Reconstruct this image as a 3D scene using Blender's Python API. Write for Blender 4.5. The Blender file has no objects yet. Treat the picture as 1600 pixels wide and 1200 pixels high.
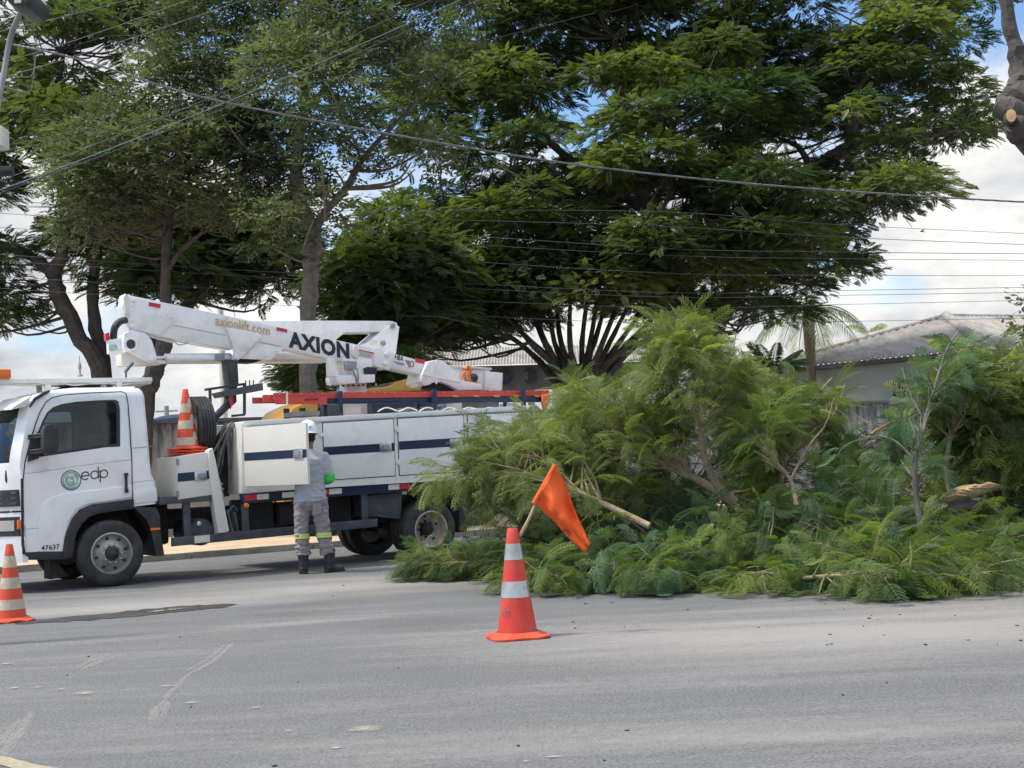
import bpy, bmesh, math, random
import numpy as np
from mathutils import Vector, Matrix, noise as mnoise
random.seed(7)
RNG = np.random.default_rng(11)
SC = bpy.context.scene
COL = SC.collection
R_ = math.radians

# ---------------------------------------------------------------- camera
FPX = 2200.0; PITCH = R_(3.247); ROLL = math.atan(.05); CH = 1.2
_f = Vector((0, math.cos(PITCH), math.sin(PITCH))); _r = Vector((1, 0, 0)); _u = Vector((0, -math.sin(PITCH), math.cos(PITCH)))
_r2 = _r*math.cos(ROLL) - _u*math.sin(ROLL); _u2 = _u*math.cos(ROLL) + _r*math.sin(ROLL)
CAM = Vector((0, 0, CH))
cd = bpy.data.cameras.new('camera'); cam = bpy.data.objects.new('camera', cd); COL.objects.link(cam)
cd.sensor_width = 36; cd.lens = FPX/1600*36; cd.clip_end = 5000; cd.clip_start = .05
m = Matrix((_r2, _u2, -_f)).transposed().to_4x4(); m.translation = CAM
cam.matrix_world = m
SC.camera = cam

# ---------------------------------------------------------------- light
SUN_EL, SUN_AZ = R_(60), R_(-97)      # high sun, from the left (azimuth from +Y towards +X)
W = bpy.data.worlds.new('World'); SC.world = W; W.use_nodes = True
nt = W.node_tree; nt.nodes.clear()
def nd(nt, t, **k):
    n = nt.nodes.new(t)
    for a, b in k.items():
        if a in n.inputs.keys() if isinstance(a, str) else False: n.inputs[a].default_value = b
        else: setattr(n, a, b)
    return n
out = nd(nt, 'ShaderNodeOutputWorld'); bg = nd(nt, 'ShaderNodeBackground')
bg.inputs['Strength'].default_value = .115
sky = nd(nt, 'ShaderNodeTexSky', sky_type='NISHITA', sun_disc=False, sun_elevation=SUN_EL, sun_rotation=SUN_AZ)
sky.air_density = 1.0; sky.dust_density = .6; sky.ozone_density = 1.2
tc = nd(nt, 'ShaderNodeTexCoord')
mp = nd(nt, 'ShaderNodeMapping'); mp.inputs['Scale'].default_value = (1, 1, 2.3); mp.inputs['Location'].default_value = (3.1, 1.7, .4)
n1 = nd(nt, 'ShaderNodeTexNoise', Scale=3.4, Detail=9.0, Roughness=.55)
n2 = nd(nt, 'ShaderNodeTexNoise', Scale=5.5, Detail=7.0, Roughness=.6)
r1 = nd(nt, 'ShaderNodeValToRGB'); r1.color_ramp.elements[0].position = .455; r1.color_ramp.elements[1].position = .545
r2 = nd(nt, 'ShaderNodeValToRGB'); r2.color_ramp.elements[0].position = .38; r2.color_ramp.elements[1].position = .60
r2.color_ramp.elements[0].color = (3.0, 3.2, 3.6, 1); r2.color_ramp.elements[1].color = (6.0, 5.9, 5.6, 1)
sep = nd(nt, 'ShaderNodeSeparateXYZ'); mr = nd(nt, 'ShaderNodeMapRange'); mr.inputs['From Min'].default_value = 0; mr.inputs['From Max'].default_value = .34
mr.inputs['To Min'].default_value = .17; mr.inputs['To Max'].default_value = -.08
ad = nd(nt, 'ShaderNodeMath', operation='ADD'); mx = nd(nt, 'ShaderNodeMixRGB')
L = nt.links.new
L(tc.outputs['Generated'], mp.inputs['Vector']); L(mp.outputs[0], n1.inputs['Vector']); L(mp.outputs[0], n2.inputs['Vector'])
L(tc.outputs['Generated'], sep.inputs[0]); L(sep.outputs['Z'], mr.inputs['Value']); L(n1.outputs['Fac'], ad.inputs[0]); L(mr.outputs[0], ad.inputs[1])
zc = nd(nt, 'ShaderNodeMapRange'); zc.inputs['From Min'].default_value = .45; zc.inputs['From Max'].default_value = .8; zc.inputs['To Max'].default_value = .16; L(sep.outputs['Z'], zc.inputs['Value'])  # cloud cover added overhead, out of view, for whiter fill light
ad2 = nd(nt, 'ShaderNodeMath', operation='ADD'); L(ad.outputs[0], ad2.inputs[0]); L(zc.outputs[0], ad2.inputs[1]); L(ad2.outputs[0], r1.inputs[0]); L(n2.outputs['Fac'], r2.inputs[0]); L(r1.outputs[0], mx.inputs[0]); tintn = nd(nt, 'ShaderNodeMixRGB', blend_type='MULTIPLY'); tintn.inputs[0].default_value = 1; tintn.inputs[2].default_value = (.78, .92, 1.06, 1); L(sky.outputs[0], tintn.inputs[1]); L(tintn.outputs[0], mx.inputs[1]); L(r2.outputs[0], mx.inputs[2])
# sky brightness added overhead, out of view, to lift the truck's shaded sides
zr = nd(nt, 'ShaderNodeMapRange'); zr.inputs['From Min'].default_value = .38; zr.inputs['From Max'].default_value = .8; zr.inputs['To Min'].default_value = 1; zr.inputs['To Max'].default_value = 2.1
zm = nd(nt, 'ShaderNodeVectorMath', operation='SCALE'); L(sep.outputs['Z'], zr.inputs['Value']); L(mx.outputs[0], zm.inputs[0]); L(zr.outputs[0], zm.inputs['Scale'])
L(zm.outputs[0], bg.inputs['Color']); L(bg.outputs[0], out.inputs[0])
sd = bpy.data.lights.new('sun', 'SUN'); sd.energy = 2.7; sd.angle = R_(8); sd.color = (1, .94, .83)
so = bpy.data.objects.new('sun', sd); COL.objects.link(so)
sdir = Vector((math.sin(SUN_AZ)*math.cos(SUN_EL), math.cos(SUN_AZ)*math.cos(SUN_EL), math.sin(SUN_EL)))
so.rotation_euler = sdir.to_track_quat('Z', 'Y').to_euler()
vs = SC.view_settings; vs.view_transform = 'Standard'; vs.look = 'None'; vs.exposure = .68; vs.gamma = 1
SC.cycles.use_denoising = True
SC.cycles.max_bounces = 8; SC.cycles.transparent_max_bounces = 16

# ---------------------------------------------------------------- picture plane to world
def ray(x, y): return _f + _r2*((x-800)/FPX) - _u2*((y-600)/FPX)
def at(x, y, Y):
    d = ray(x, y); return CAM + d*(Y/d.y)
def G(x, y, z=0):
    d = ray(x, y); return CAM + d*((z-CH)/d.z)
T_O = G(175, 917); T_R = G(674, 873)
T_U = (T_R-T_O).normalized(); T_V = Vector((-T_U.y, T_U.x, 0)); T_ANG = math.atan2(T_U.y, T_U.x)
def S(x, y, v=0.0):
    "point of the photo on the truck's lengthwise plane v metres in from its near side: (along, height)"
    d = ray(x, y); o = CAM - T_O
    p = o + d*((v-o.dot(T_V))/d.dot(T_V)); return (p.dot(T_U), p.z)
def S3(x, y, v=0.0):
    a, b = S(x, y, v); return Vector((a, v, b))

# ---------------------------------------------------------------- materials
def mat(name, col, rough=.6, metal=0., var=.12, scale=6., bump=0., bscale=40., dirt=None, dscale=2., damt=.45, spec=.5, coat=0., stretch=None):
    m = bpy.data.materials.new(name); m.use_nodes = True; nt = m.node_tree; b = nt.nodes['Principled BSDF']
    b.inputs['Roughness'].default_value = rough; b.inputs['Metallic'].default_value = metal
    b.inputs['Specular IOR Level'].default_value = spec; b.inputs['Coat Weight'].default_value = coat
    L = nt.links.new
    tc = nd(nt, 'ShaderNodeTexCoord'); src = tc.outputs['Object']
    if stretch:
        mpn = nd(nt, 'ShaderNodeMapping'); mpn.inputs['Scale'].default_value = stretch; L(src, mpn.inputs['Vector']); src = mpn.outputs[0]
    n = nd(nt, 'ShaderNodeTexNoise', Scale=scale, Detail=6.0, Roughness=.6); L(src, n.inputs['Vector'])
    r = nd(nt, 'ShaderNodeValToRGB'); r.color_ramp.elements[0].position = .3; r.color_ramp.elements[1].position = .7
    r.color_ramp.elements[0].color = tuple(c*(1-var) for c in col)+(1,); r.color_ramp.elements[1].color = tuple(min(1, c*(1+var)) for c in col)+(1,)
    L(n.outputs['Fac'], r.inputs[0]); cur = r.outputs[0]
    if dirt:
        n3 = nd(nt, 'ShaderNodeTexNoise', Scale=dscale, Detail=8.0, Roughness=.68); L(src, n3.inputs['Vector'])
        r3 = nd(nt, 'ShaderNodeValToRGB'); r3.color_ramp.elements[0].position = .48; r3.color_ramp.elements[1].position = .75
        r3.color_ramp.elements[0].color = (0, 0, 0, 1); r3.color_ramp.elements[1].color = (damt, damt, damt, 1)
        x = nd(nt, 'ShaderNodeMixRGB'); L(n3.outputs['Fac'], r3.inputs[0]); L(r3.outputs[0], x.inputs[0]); L(cur, x.inputs[1]); x.inputs[2].default_value = dirt+(1,)
        cur = x.outputs[0]
    L(cur, b.inputs['Base Color'])
    if bump:
        n2 = nd(nt, 'ShaderNodeTexNoise', Scale=bscale, Detail=5.0, Roughness=.6); L(src, n2.inputs['Vector'])
        bp = nd(nt, 'ShaderNodeBump'); bp.inputs['Strength'].default_value = bump; bp.inputs['Distance'].default_value = .02
        L(n2.outputs['Fac'], bp.inputs['Height']); L(bp.outputs[0], b.inputs['Normal'])
    return m
def leafmat(name, c1, c2, trans=.35, rough=.5):
    "c1..c2 chosen by each leaf's own tint; light passes through the blade"
    m = bpy.data.materials.new(name); m.use_nodes = True; nt = m.node_tree; nt.nodes.clear(); L = nt.links.new
    o = nd(nt, 'ShaderNodeOutputMaterial'); b = nd(nt, 'ShaderNodeBsdfPrincipled'); t = nd(nt, 'ShaderNodeBsdfTranslucent'); mx = nd(nt, 'ShaderNodeMixShader')
    a = nd(nt, 'ShaderNodeAttribute', attribute_name='tint'); r = nd(nt, 'ShaderNodeValToRGB')
    r.color_ramp.elements[0].color = c1+(1,); r.color_ramp.elements[1].color = c2+(1,)
    L(a.outputs['Fac'], r.inputs[0]); L(r.outputs[0], b.inputs['Base Color'])
    g = nd(nt, 'ShaderNodeMixRGB', blend_type='MULTIPLY'); g.inputs[0].default_value = 1; g.inputs[2].default_value = (1.25, 1.3, .5, 1)
    L(r.outputs[0], g.inputs[1]); L(g.outputs[0], t.inputs['Color'])
    b.inputs['Roughness'].default_value = rough; b.inputs['Specular IOR Level'].default_value = .35
    mx.inputs[0].default_value = trans; L(b.outputs[0], mx.inputs[1]); L(t.outputs[0], mx.inputs[2]); L(mx.outputs[0], o.inputs['Surface'])
    return m
def glassmat(name, tint=(.55, .62, .64), rough=.03):
    m = bpy.data.materials.new(name); m.use_nodes = True; nt = m.node_tree; nt.nodes.clear(); L = nt.links.new
    o = nd(nt, 'ShaderNodeOutputMaterial'); g = nd(nt, 'ShaderNodeBsdfGlossy'); g.inputs['Roughness'].default_value = rough; g.inputs['Color'].default_value = (.9, .95, 1, 1)
    t = nd(nt, 'ShaderNodeBsdfTransparent'); t.inputs['Color'].default_value = tint+(1,); fr = nd(nt, 'ShaderNodeFresnel'); fr.inputs['IOR'].default_value = 1.5
    mx = nd(nt, 'ShaderNodeMixShader'); L(fr.outputs[0], mx.inputs[0]); L(t.outputs[0], mx.inputs[1]); L(g.outputs[0], mx.inputs[2]); L(mx.outputs[0], o.inputs['Surface'])
    return m
M = {}
M['white'] = mat('white_paint', (.78, .79, .76), .32, var=.04, scale=3, dirt=(.40, .36, .29), dscale=3.5, damt=.35, coat=.3)
M['cabwhite'] = mat('cab_paint', (.80, .81, .81), .25, var=.03, scale=2, dirt=(.42, .38, .32), dscale=2.5, damt=.38, coat=.5)
M['boomwhite'] = mat('boom_paint', (.80, .80, .79), .3, var=.04, scale=3, dirt=(.38, .34, .27), dscale=4, damt=.4, coat=.2)
M['cream'] = mat('cream_and_sunlit_white', (.68, .66, .59), .45, var=.03, scale=4, dirt=(.40, .34, .24), dscale=4, damt=.28)  # cream parts; on the white lockers, sunlight's warm tint put into the colour
M['navy'] = mat('navy_stripe', (.012, .025, .06), .35, var=.1)
M['chassis'] = mat('chassis_paint', (.045, .055, .07), .5, var=.25, scale=5, dirt=(.18, .16, .13), dscale=4, damt=.5)
M['black'] = mat('black_plastic', (.02, .021, .024), .5, var=.2, scale=8, dirt=(.12, .11, .10), dscale=5, damt=.35)
M['dark'] = mat('dark_underbody', (.018, .018, .02), .8, var=.3, scale=5, dirt=(.12, .09, .06), dscale=4, damt=.5)
M['rubber'] = mat('tyre_rubber', (.028, .028, .03), .8, var=.2, scale=10, bump=.3, bscale=60, dirt=(.13, .12, .10), dscale=6, damt=.45)
M['rim'] = mat('grey_rim', (.33, .32, .30), .5, metal=.3, var=.2, scale=8, dirt=(.10, .08, .06), dscale=9, damt=.8)
M['rimtan'] = mat('dusty_rim', (.42, .36, .29), .7, var=.15, scale=8, dirt=(.14, .10, .07), dscale=9, damt=.7)
M['red'] = mat('red_plastic', (.55, .03, .05), .35, var=.08)
M['ladder'] = mat('ladder_fibreglass', (.50, .055, .04), .5, var=.15, scale=8, dirt=(.25, .08, .06), dscale=8, damt=.5)
M['refl'] = mat('reflector_white', (.66, .64, .52), .3, var=.1, scale=20)
M['amber'] = mat('amber_lens', (.75, .16, .015), .25, var=.05)
M['chrome'] = mat('chrome', (.62, .62, .62), .25, metal=.9, var=.1, scale=20)
M['grey'] = mat('grey_metal', (.30, .31, .32), .5, metal=.4, var=.15, dirt=(.12, .10, .08), dscale=5)
M['gold'] = mat('gold_lettering', (.52, .38, .17), .5, var=.05)
M['ink'] = mat('black_lettering', (.015, .018, .022), .5, var=.05)
M['teal'] = mat('teal_emblem', (.16, .40, .32), .5, var=.25, scale=8)
M['glass'] = glassmat('cab_glass', (.50, .58, .60))
M['wsglass'] = glassmat('windscreen_glass', (.42, .55, .55), .02)
M['orange'] = mat('cone_orange', (.62, .065, .025), .5, var=.1, scale=6, dirt=(.35, .10, .05), dscale=6, damt=.6)
M['conered'] = mat('cone_red', (.60, .045, .028), .45, var=.08, scale=6, dirt=(.40, .13, .09), dscale=7, damt=.75)
M['conecream'] = mat('cone_cream', (.50, .44, .33), .6, var=.18, scale=8, dirt=(.25, .17, .09), dscale=9, damt=.7)
M['silver'] = mat('cone_silver', (.50, .51, .50), .28, metal=.55, var=.12, scale=14, dirt=(.22, .20, .17), dscale=8, damt=.7)
M['flag'] = mat('flag_cloth', (.78, .11, .012), .75, var=.06, scale=5, bump=.15, bscale=300)
M['bamboo'] = mat('wood_stick', (.38, .27, .15), .7, var=.3, scale=10, stretch=(3, 3, 1))
M['yellow'] = mat('yellow_paint', (.50, .26, .03), .4, var=.1, dirt=(.25, .14, .03), dscale=4, coat=.2)
M['bark'] = mat('dark_bark', (.070, .060, .053), .9, var=.4, scale=7, bump=.9, bscale=16, dirt=(.17, .14, .12), dscale=5, damt=.6)
M['barkgrey'] = mat('grey_bark', (.17, .15, .13), .9, var=.3, scale=9, bump=.7, bscale=18, dirt=(.07, .06, .05), dscale=7, damt=.7)
M['limb'] = mat('pale_bark', (.33, .25, .165), .85, var=.25, scale=14, bump=.6, bscale=30, dirt=(.12, .09, .06), dscale=10, damt=.6)
M['cutwood'] = mat('fresh_wood', (.62, .40, .20), .7, var=.2, scale=18)
M['cable'] = mat('black_cable', (.05, .06, .07), .6, var=.2)
M['cableblue'] = mat('blue_cable', (.09, .17, .22), .5, var=.2)
M['cablegrey'] = mat('twisted_cable', (.16, .16, .165), .5, var=.4, scale=12)
M['skin'] = mat('skin', (.25, .12, .075), .55, var=.08, scale=12)
M['shirt'] = mat('grey_shirt', (.36, .39, .42), .9, var=.05, scale=8, bump=.35, bscale=9)
M['trouser'] = mat('mauve_trousers', (.27, .235, .25), .9, var=.12, scale=8, bump=.9, bscale=11, dirt=(.16, .13, .13), dscale=6, damt=.5)
M['band'] = mat('yellow_band', (.62, .74, .06), .5, var=.06)
M['bandgrey'] = mat('grey_band', (.45, .47, .48), .4, var=.06)
M['boot'] = mat('black_boots', (.022, .024, .028), .6, var=.3, scale=12, bump=.4, bscale=30, dirt=(.12, .11, .10), dscale=10, damt=.4)
M['helmet'] = mat('helmet_plastic', (.78, .80, .82), .3, var=.03)
M['hair'] = mat('black_hair', (.012, .01, .01), .8, var=.3)
M['green'] = mat('green_sleeve', (.07, .50, .09), .8, var=.1)
M['strap'] = mat('orange_harness', (.75, .22, .07), .7, var=.35, scale=25)
M['foot'] = mat('rope_grey', (.13, .125, .12), .9, var=.4, scale=30)

# ---------------------------------------------------------------- builders
def children(o): return [c for c in bpy.data.objects if c.parent == o]
def tag(o, label=None, cat=None, group=None, kind=None):
    for k, v in (('label', label), ('category', cat), ('group', group), ('kind', kind)):
        if v: o[k] = v
    return o
def empty(name, loc=(0, 0, 0), rz=0, **k):
    o = bpy.data.objects.new(name, None); COL.objects.link(o); o.location = loc; o.rotation_euler = (0, 0, rz); return tag(o, **k)
class MB:
    def __init__(s): s.bm = bmesh.new()
    def box(s, a, b, bev=0, mtx=None):
        n = bmesh.ops.create_cube(s.bm, size=1)['verts']
        a, b = Vector(a), Vector(b); c = (a+b)/2; d = b-a
        for v in n:
            v.co = Vector((v.co.x*d.x, v.co.y*d.y, v.co.z*d.z))+c
            if mtx is not None: v.co = mtx @ v.co
        if bev: s._bev(n, bev)
        return s
    def _bev(s, vs, w, ang=30, seg=2):
        vset = set(vs); ed = [e for e in s.bm.edges if e.verts[0] in vset and e.verts[1] in vset and len(e.link_faces) == 2 and e.calc_face_angle(0) > R_(ang)]
        if ed: bmesh.ops.bevel(s.bm, geom=ed, offset=w, segments=seg, affect='EDGES', profile=.6, clamp_overlap=True)
    def prism(s, pts, v0, v1, bev=0, ax='xz', seg=2):
        "outline in the xz plane (or xy, yz) pushed from v0 to v1"
        def P(p, v): return {'xz': (p[0], v, p[1]), 'xy': (p[0], p[1], v), 'yz': (v, p[0], p[1])}[ax]
        a = [s.bm.verts.new(P(p, v0)) for p in pts]; b = [s.bm.verts.new(P(p, v1)) for p in pts]; n = len(pts)
        fs = [s.bm.faces.new(a), s.bm.faces.new(b[::-1])]
        for i in range(n): fs.append(s.bm.faces.new((a[i], a[(i+1) % n], b[(i+1) % n], b[i])))
        bmesh.ops.recalc_face_normals(s.bm, faces=fs)
        if bev: s._bev(a+b, bev, seg=seg)
        return s
    def tube(s, pts, r, n=8, cap=True, squash=None):
        pts = [Vector(p) for p in pts]; rs = r if isinstance(r, (list, tuple, np.ndarray)) else [r]*len(pts)
        rings = []; up = None
        for i, p in enumerate(pts):
            t = (pts[min(i+1, len(pts)-1)]-pts[max(i-1, 0)]).normalized()
            if up is None: up = t.orthogonal().normalized()
            up = (up - t*up.dot(t)); up = up.normalized() if up.length > 1e-6 else t.orthogonal().normalized()
            q = t.cross(up)
            rings.append([s.bm.verts.new(p+(up*math.cos(2*math.pi*k/n)+q*math.sin(2*math.pi*k/n))*rs[i]) for k in range(n)])
        for a, b in zip(rings, rings[1:]):
            for k in range(n): s.bm.faces.new((a[k], a[(k+1) % n], b[(k+1) % n], b[k]))
        if cap: s.bm.faces.new(rings[0][::-1]); s.bm.faces.new(rings[-1])
        return s
    def lathe(s, prof, n=40, mtx=None, cap=False):
        "profile of (radius, height) turned about z"
        rings = []
        for r, z in prof:
            ring = []
            for k in range(n):
                p = Vector((r*math.cos(2*math.pi*k/n), r*math.sin(2*math.pi*k/n), z)); ring.append(s.bm.verts.new(mtx @ p if mtx is not None else p))
            rings.append(ring)
        for a, b in zip(rings, rings[1:]):
            for k in range(n): s.bm.faces.new((a[k], a[(k+1) % n], b[(k+1) % n], b[k]))
        if cap: s.bm.faces.new(rings[0][::-1]); s.bm.faces.new(rings[-1])
        return s
    def loft(s, rings, cap=True, closed=True):
        rr = [[s.bm.verts.new(p) for p in ring] for ring in rings]
        for a, b in zip(rr, rr[1:]):
            n = len(a)
            for k in range(n if closed else n-1): s.bm.faces.new((a[k], a[(k+1) % n], b[(k+1) % n], b[k]))
        if cap: s.bm.faces.new(rr[0][::-1]); s.bm.faces.new(rr[-1])
        return s
    def quad(s, *p): s.bm.faces.new([s.bm.verts.new(q) for q in p]); return s
    def ribbon(s, pts, w, closed=False):
        "flat stroke of width w along 2D points, in the xz plane"
        n = len(pts); L_, R2 = [], []
        for i in range(n):
            a = Vector(pts[(i-1) % n] if closed or i else pts[0]); b = Vector(pts[(i+1) % n] if closed or i < n-1 else pts[-1]); t = (b-a).normalized()
            nn = Vector((-t.y, t.x))*w/2; c = Vector(pts[i])
            L_.append(s.bm.verts.new((c.x+nn.x, 0, c.y+nn.y))); R2.append(s.bm.verts.new((c.x-nn.x, 0, c.y-nn.y)))
        for i in range(n if closed else n-1):
            j = (i+1) % n; s.bm.faces.new((R2[i], R2[j], L_[j], L_[i]))
        return s
    def build(s, name, m, parent=None, smooth=True, ang=35, loc=None):
        bm = s.bm; me = bpy.data.meshes.new(name)
        bmesh.ops.recalc_face_normals(bm, faces=bm.faces[:]) if not getattr(s, 'keep', False) else None
        bm.to_mesh(me); bm.free()
        if smooth and me.polygons:
            me.polygons.foreach_set('use_smooth', [True]*len(me.polygons)); me.set_sharp_from_angle(angle=R_(ang))
        for q in (m if isinstance(m, (list, tuple)) else [m]): me.materials.append(q)
        o = bpy.data.objects.new(name, me); COL.objects.link(o)
        if parent: o.parent = parent
        if loc is not None: o.location = loc
        return o
def bake(o):
    "apply the modifiers of o"
    dg = bpy.context.evaluated_depsgraph_get(); dg.update(); me = bpy.data.meshes.new_from_object(o.evaluated_get(dg)); me.name = o.name
    o.modifiers.clear(); old = o.data; o.data = me
    return o
def cutout(o, cutters):
    for c in cutters:
        md = o.modifiers.new('cut', 'BOOLEAN'); md.operation = 'DIFFERENCE'; md.solver = 'EXACT'; md.object = c
    bpy.context.view_layer.update(); bake(o)
    for c in cutters: bpy.data.objects.remove(c, do_unlink=True)
    me = o.data; me.polygons.foreach_set('use_smooth', [True]*len(me.polygons)); me.set_sharp_from_angle(angle=R_(35))
    return o
def smoothpath(pts, k=6):
    P = [Vector(p) for p in pts]; out = []
    for i in range(len(P)-1):
        p0 = P[max(i-1, 0)]; p1 = P[i]; p2 = P[i+1]; p3 = P[min(i+2, len(P)-1)]
        for j in range(k):
            t = j/k; out.append(.5*((2*p1)+(-p0+p2)*t+(2*p0-5*p1+4*p2-p3)*t*t+(-p0+3*p1-3*p2+p3)*t**3))
    out.append(P[-1]); return out
def text_mesh(txt, name, m, a, b, height, parent, normal_axis=None, bold=0., plane=None, spacing=1.):
    "lettering laid from point a to point b (baseline), its cap height given; facing along (b-a) x up"
    cu = bpy.data.curves.new(name, 'FONT'); cu.body = txt; cu.size = 1; cu.offset = bold; cu.space_character = spacing; cu.resolution_u = 3
    t = bpy.data.objects.new(name, cu); COL.objects.link(t); bpy.context.view_layer.update()
    me = bpy.data.meshes.new_from_object(t.evaluated_get(bpy.context.evaluated_depsgraph_get())); bpy.data.objects.remove(t, do_unlink=True)
    n = len(me.vertices); co = np.empty(n*3, 'f'); me.vertices.foreach_get('co', co); co = co.reshape(-1, 3)
    x0, x1 = co[:, 0].min(), co[:, 0].max(); y1 = co[:, 1].max() if not any(c in txt for c in 'gjpqy') else .73
    a, b = Vector(a), Vector(b); X = (b-a); Z = Vector((0, 0, 1)); Z = (Z - X.normalized()*Z.dot(X.normalized())).normalized()*height
    if plane is not None: Z = Vector(plane)*height
    u = (co[:, 0]-x0)/(x1-x0); w = co[:, 1]/y1
    new = np.array(a)[None]+u[:, None]*np.array(X)[None]+w[:, None]*np.array(Z)[None]
    me.vertices.foreach_set('co', new.astype('f').ravel()); me.update()
    me.materials.clear(); me.materials.append(m)
    o = bpy.data.objects.new(name, me); COL.objects.link(o); o.parent = parent
    return o

# ---------------------------------------------------------------- foliage
def _quads(lst): return np.array(lst, 'f').reshape(-1, 3)
def frond(n_pairs=11, L=.42, pin=.10, fine=True, droop=.12, seed=0, seg=6, fold=.35):
    "bipinnate leaf along +x, up +z; returns (verts, tint offsets)"
    rg = np.random.default_rng(seed); Q = []
    def rach(t): return np.array([L*t*(1-.12*t*t), 0, -droop*t*t])
    for a in range(4):
        p, q = rach(a/4), rach((a+1)/4); w = .003
        Q += [p+[0, -w, 0], q+[0, -w, 0], q+[0, w, 0], p+[0, w, 0]]
    for i in range(n_pairs):
        t = .16+.84*(i+.5)/n_pairs; b = rach(t); ln = pin*(.55+.45*math.sin(math.pi*min(1, t*1.02)**.8))*(.9+.2*rg.random())
        for s in (-1, 1):
            ang = math.radians(62-22*t+rg.normal(0, 5)); d = np.array([math.cos(ang), s*math.sin(ang), 0]); side = np.array([-d[1], d[0], 0])
            dr = fold*(.8+.4*rg.random())
            def pp(u): return b+d*ln*u*(1-.1*u)+np.array([0, 0, .12*ln*u-dr*ln*u*u])
            if not fine:
                w = .20*ln+.003
                Q += [pp(0), pp(.5)-side*w, pp(1), pp(.5)+side*w]
            else:
                for k in range(seg):
                    u = (k+.6)/seg; c = pp(u); ll = .0170*(1-.45*abs(2*u-1)**2)+.002
                    for s2 in (-1, 1):
                        dv = side*s2*.9+d*.45; dv /= np.linalg.norm(dv); pr = np.array([0, 0, -.25*ll])
                        w = d*.0070
                        Q += [c-w*.6, c+dv*ll*.5-w+pr*.4, c+dv*ll+pr, c+dv*ll*.55+w+pr*.4]
    return _quads(Q)
def broad(n=7, L=.30, leaf=.10, seed=0):
    rg = np.random.default_rng(seed); Q = []
    for i in range(n):
        t = .25+.75*i/(n-1); b = np.array([L*t, 0, -.05*t*t])
        s = (-1)**i; ang = rg.uniform(.3, 1.3)*s if i < n-1 else 0
        d = np.array([math.cos(ang), math.sin(ang), rg.uniform(-.7, .15)]); d /= np.linalg.norm(d); side = np.cross(d, [0, 0, 1]); side /= np.linalg.norm(side)
        side = side+np.array([0, 0, rg.uniform(-.5, .5)]); l = leaf*rg.uniform(.7, 1.2)
        Q += [b, b+d*l*.5-side*l*.22, b+d*l, b+d*l*.5+side*l*.22]
    return _quads(Q)
def palmleaf(L=.34, n=9, seed=0):
    "digitate/pinnate leaf with long narrow leaflets"
    rg = np.random.default_rng(seed); Q = []
    for i in range(n):
        t = i/(n-1); 
        for s in (-1, 1):
            b = np.array([L*.15+L*.6*t, 0, -.06*t*t]); ang = (1.15-.75*t)*s+rg.normal(0, .06); d = np.array([math.cos(ang), math.sin(ang), -.25]); side = np.array([-d[1], d[0], 0]); l = L*(.42-.12*t)
            Q += [b, b+d*l*.45-side*l*.13, b+d*l+np.array([0, 0, -.15*l]), b+d*l*.45+side*l*.13]
    return _quads(Q)
def frames(X, up_jit, rg):
    "rotation matrices whose x axis is X, z axis near world up"
    X = X/np.linalg.norm(X, axis=1, keepdims=True); Zr = np.array([0, 0, 1.])+rg.normal(0, up_jit, X.shape)
    Y = np.cross(Zr, X); Y /= np.linalg.norm(Y, axis=1, keepdims=True)+1e-9; Z = np.cross(X, Y)
    return np.stack([X, Y, Z], axis=2)
def bulk(name, templates, which, Mx, loc, scale, tint, m, parent, ground=None, origin=None):
    "one leaf mesh from many placed templates"
    Vs, Ts = [], []
    for k, tv in enumerate(templates):
        s = which == k
        if not s.any(): continue
        v = np.einsum('kij,nj->kni', Mx[s], tv)*scale[s][:, None, None]+loc[s][:, None, :]
        if ground is not None:
            g = ground+.03*RNG.random((v.shape[0], 1)); z = v[:, :, 2]; v[:, :, 2] = np.where(z < g, g+.15*(z-g)*0+.008*np.abs(z-g), z)
        nq = tv.shape[0]//4
        tt = np.repeat(tint[s][:, None], nq, 1)+RNG.normal(0, .05, (v.shape[0], nq))
        Vs.append(v.reshape(-1, 3)); Ts.append(np.repeat(tt.reshape(-1), 4))
    V_ = np.concatenate(Vs).astype('f'); T_ = np.clip(np.concatenate(Ts), 0, 1).astype('f')
    if origin is not None: V_ = V_-np.array(origin, 'f')
    nv = len(V_); nf = nv//4; me = bpy.data.meshes.new(name)
    me.vertices.add(nv); me.vertices.foreach_set('co', V_.ravel()); me.loops.add(nv); me.loops.foreach_set('vertex_index', np.arange(nv, dtype='i'))
    me.polygons.add(nf); me.polygons.foreach_set('loop_start', np.arange(0, nv, 4, dtype='i')); me.polygons.foreach_set('loop_total', np.full(nf, 4, 'i'))
    me.update(calc_edges=True)
    at_ = me.attributes.new('tint', 'FLOAT', 'POINT'); at_.data.foreach_set('value', T_)
    me.materials.append(m); o = bpy.data.objects.new(name, me); COL.objects.link(o); o.parent = parent
    return o

# ================================================================ TRUCK
TR = empty('utility_truck', T_O, T_ANG, label='white utility lorry with an aerial boom, side lockers and a cab lettered edp', cat='truck')
def pS(pts, v): return [S(x, y, v) for x, y in pts]
def plate(name, pts, v0, v1, m, parent=TR, bev=.006, vt=None, seg=2):
    return MB().prism(pS(pts, v0 if vt is None else vt), v0, v1, bev, seg=seg).build(name, m, parent)
def ring_plate(name, outer, inner, v0, v1, m, parent):
    b = MB(); n = len(outer)
    O = [[b.bm.verts.new((p[0], v, p[1])) for p in pp] for pp in (outer, inner) for v in (v0, v1)]
    for A, B in ((O[0], O[2]), (O[1], O[3]), (O[0], O[1]), (O[2], O[3])):
        for i in range(n): b.bm.faces.new((A[i], A[(i+1) % n], B[(i+1) % n], B[i]))
    return b.build(name, m, parent)

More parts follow.
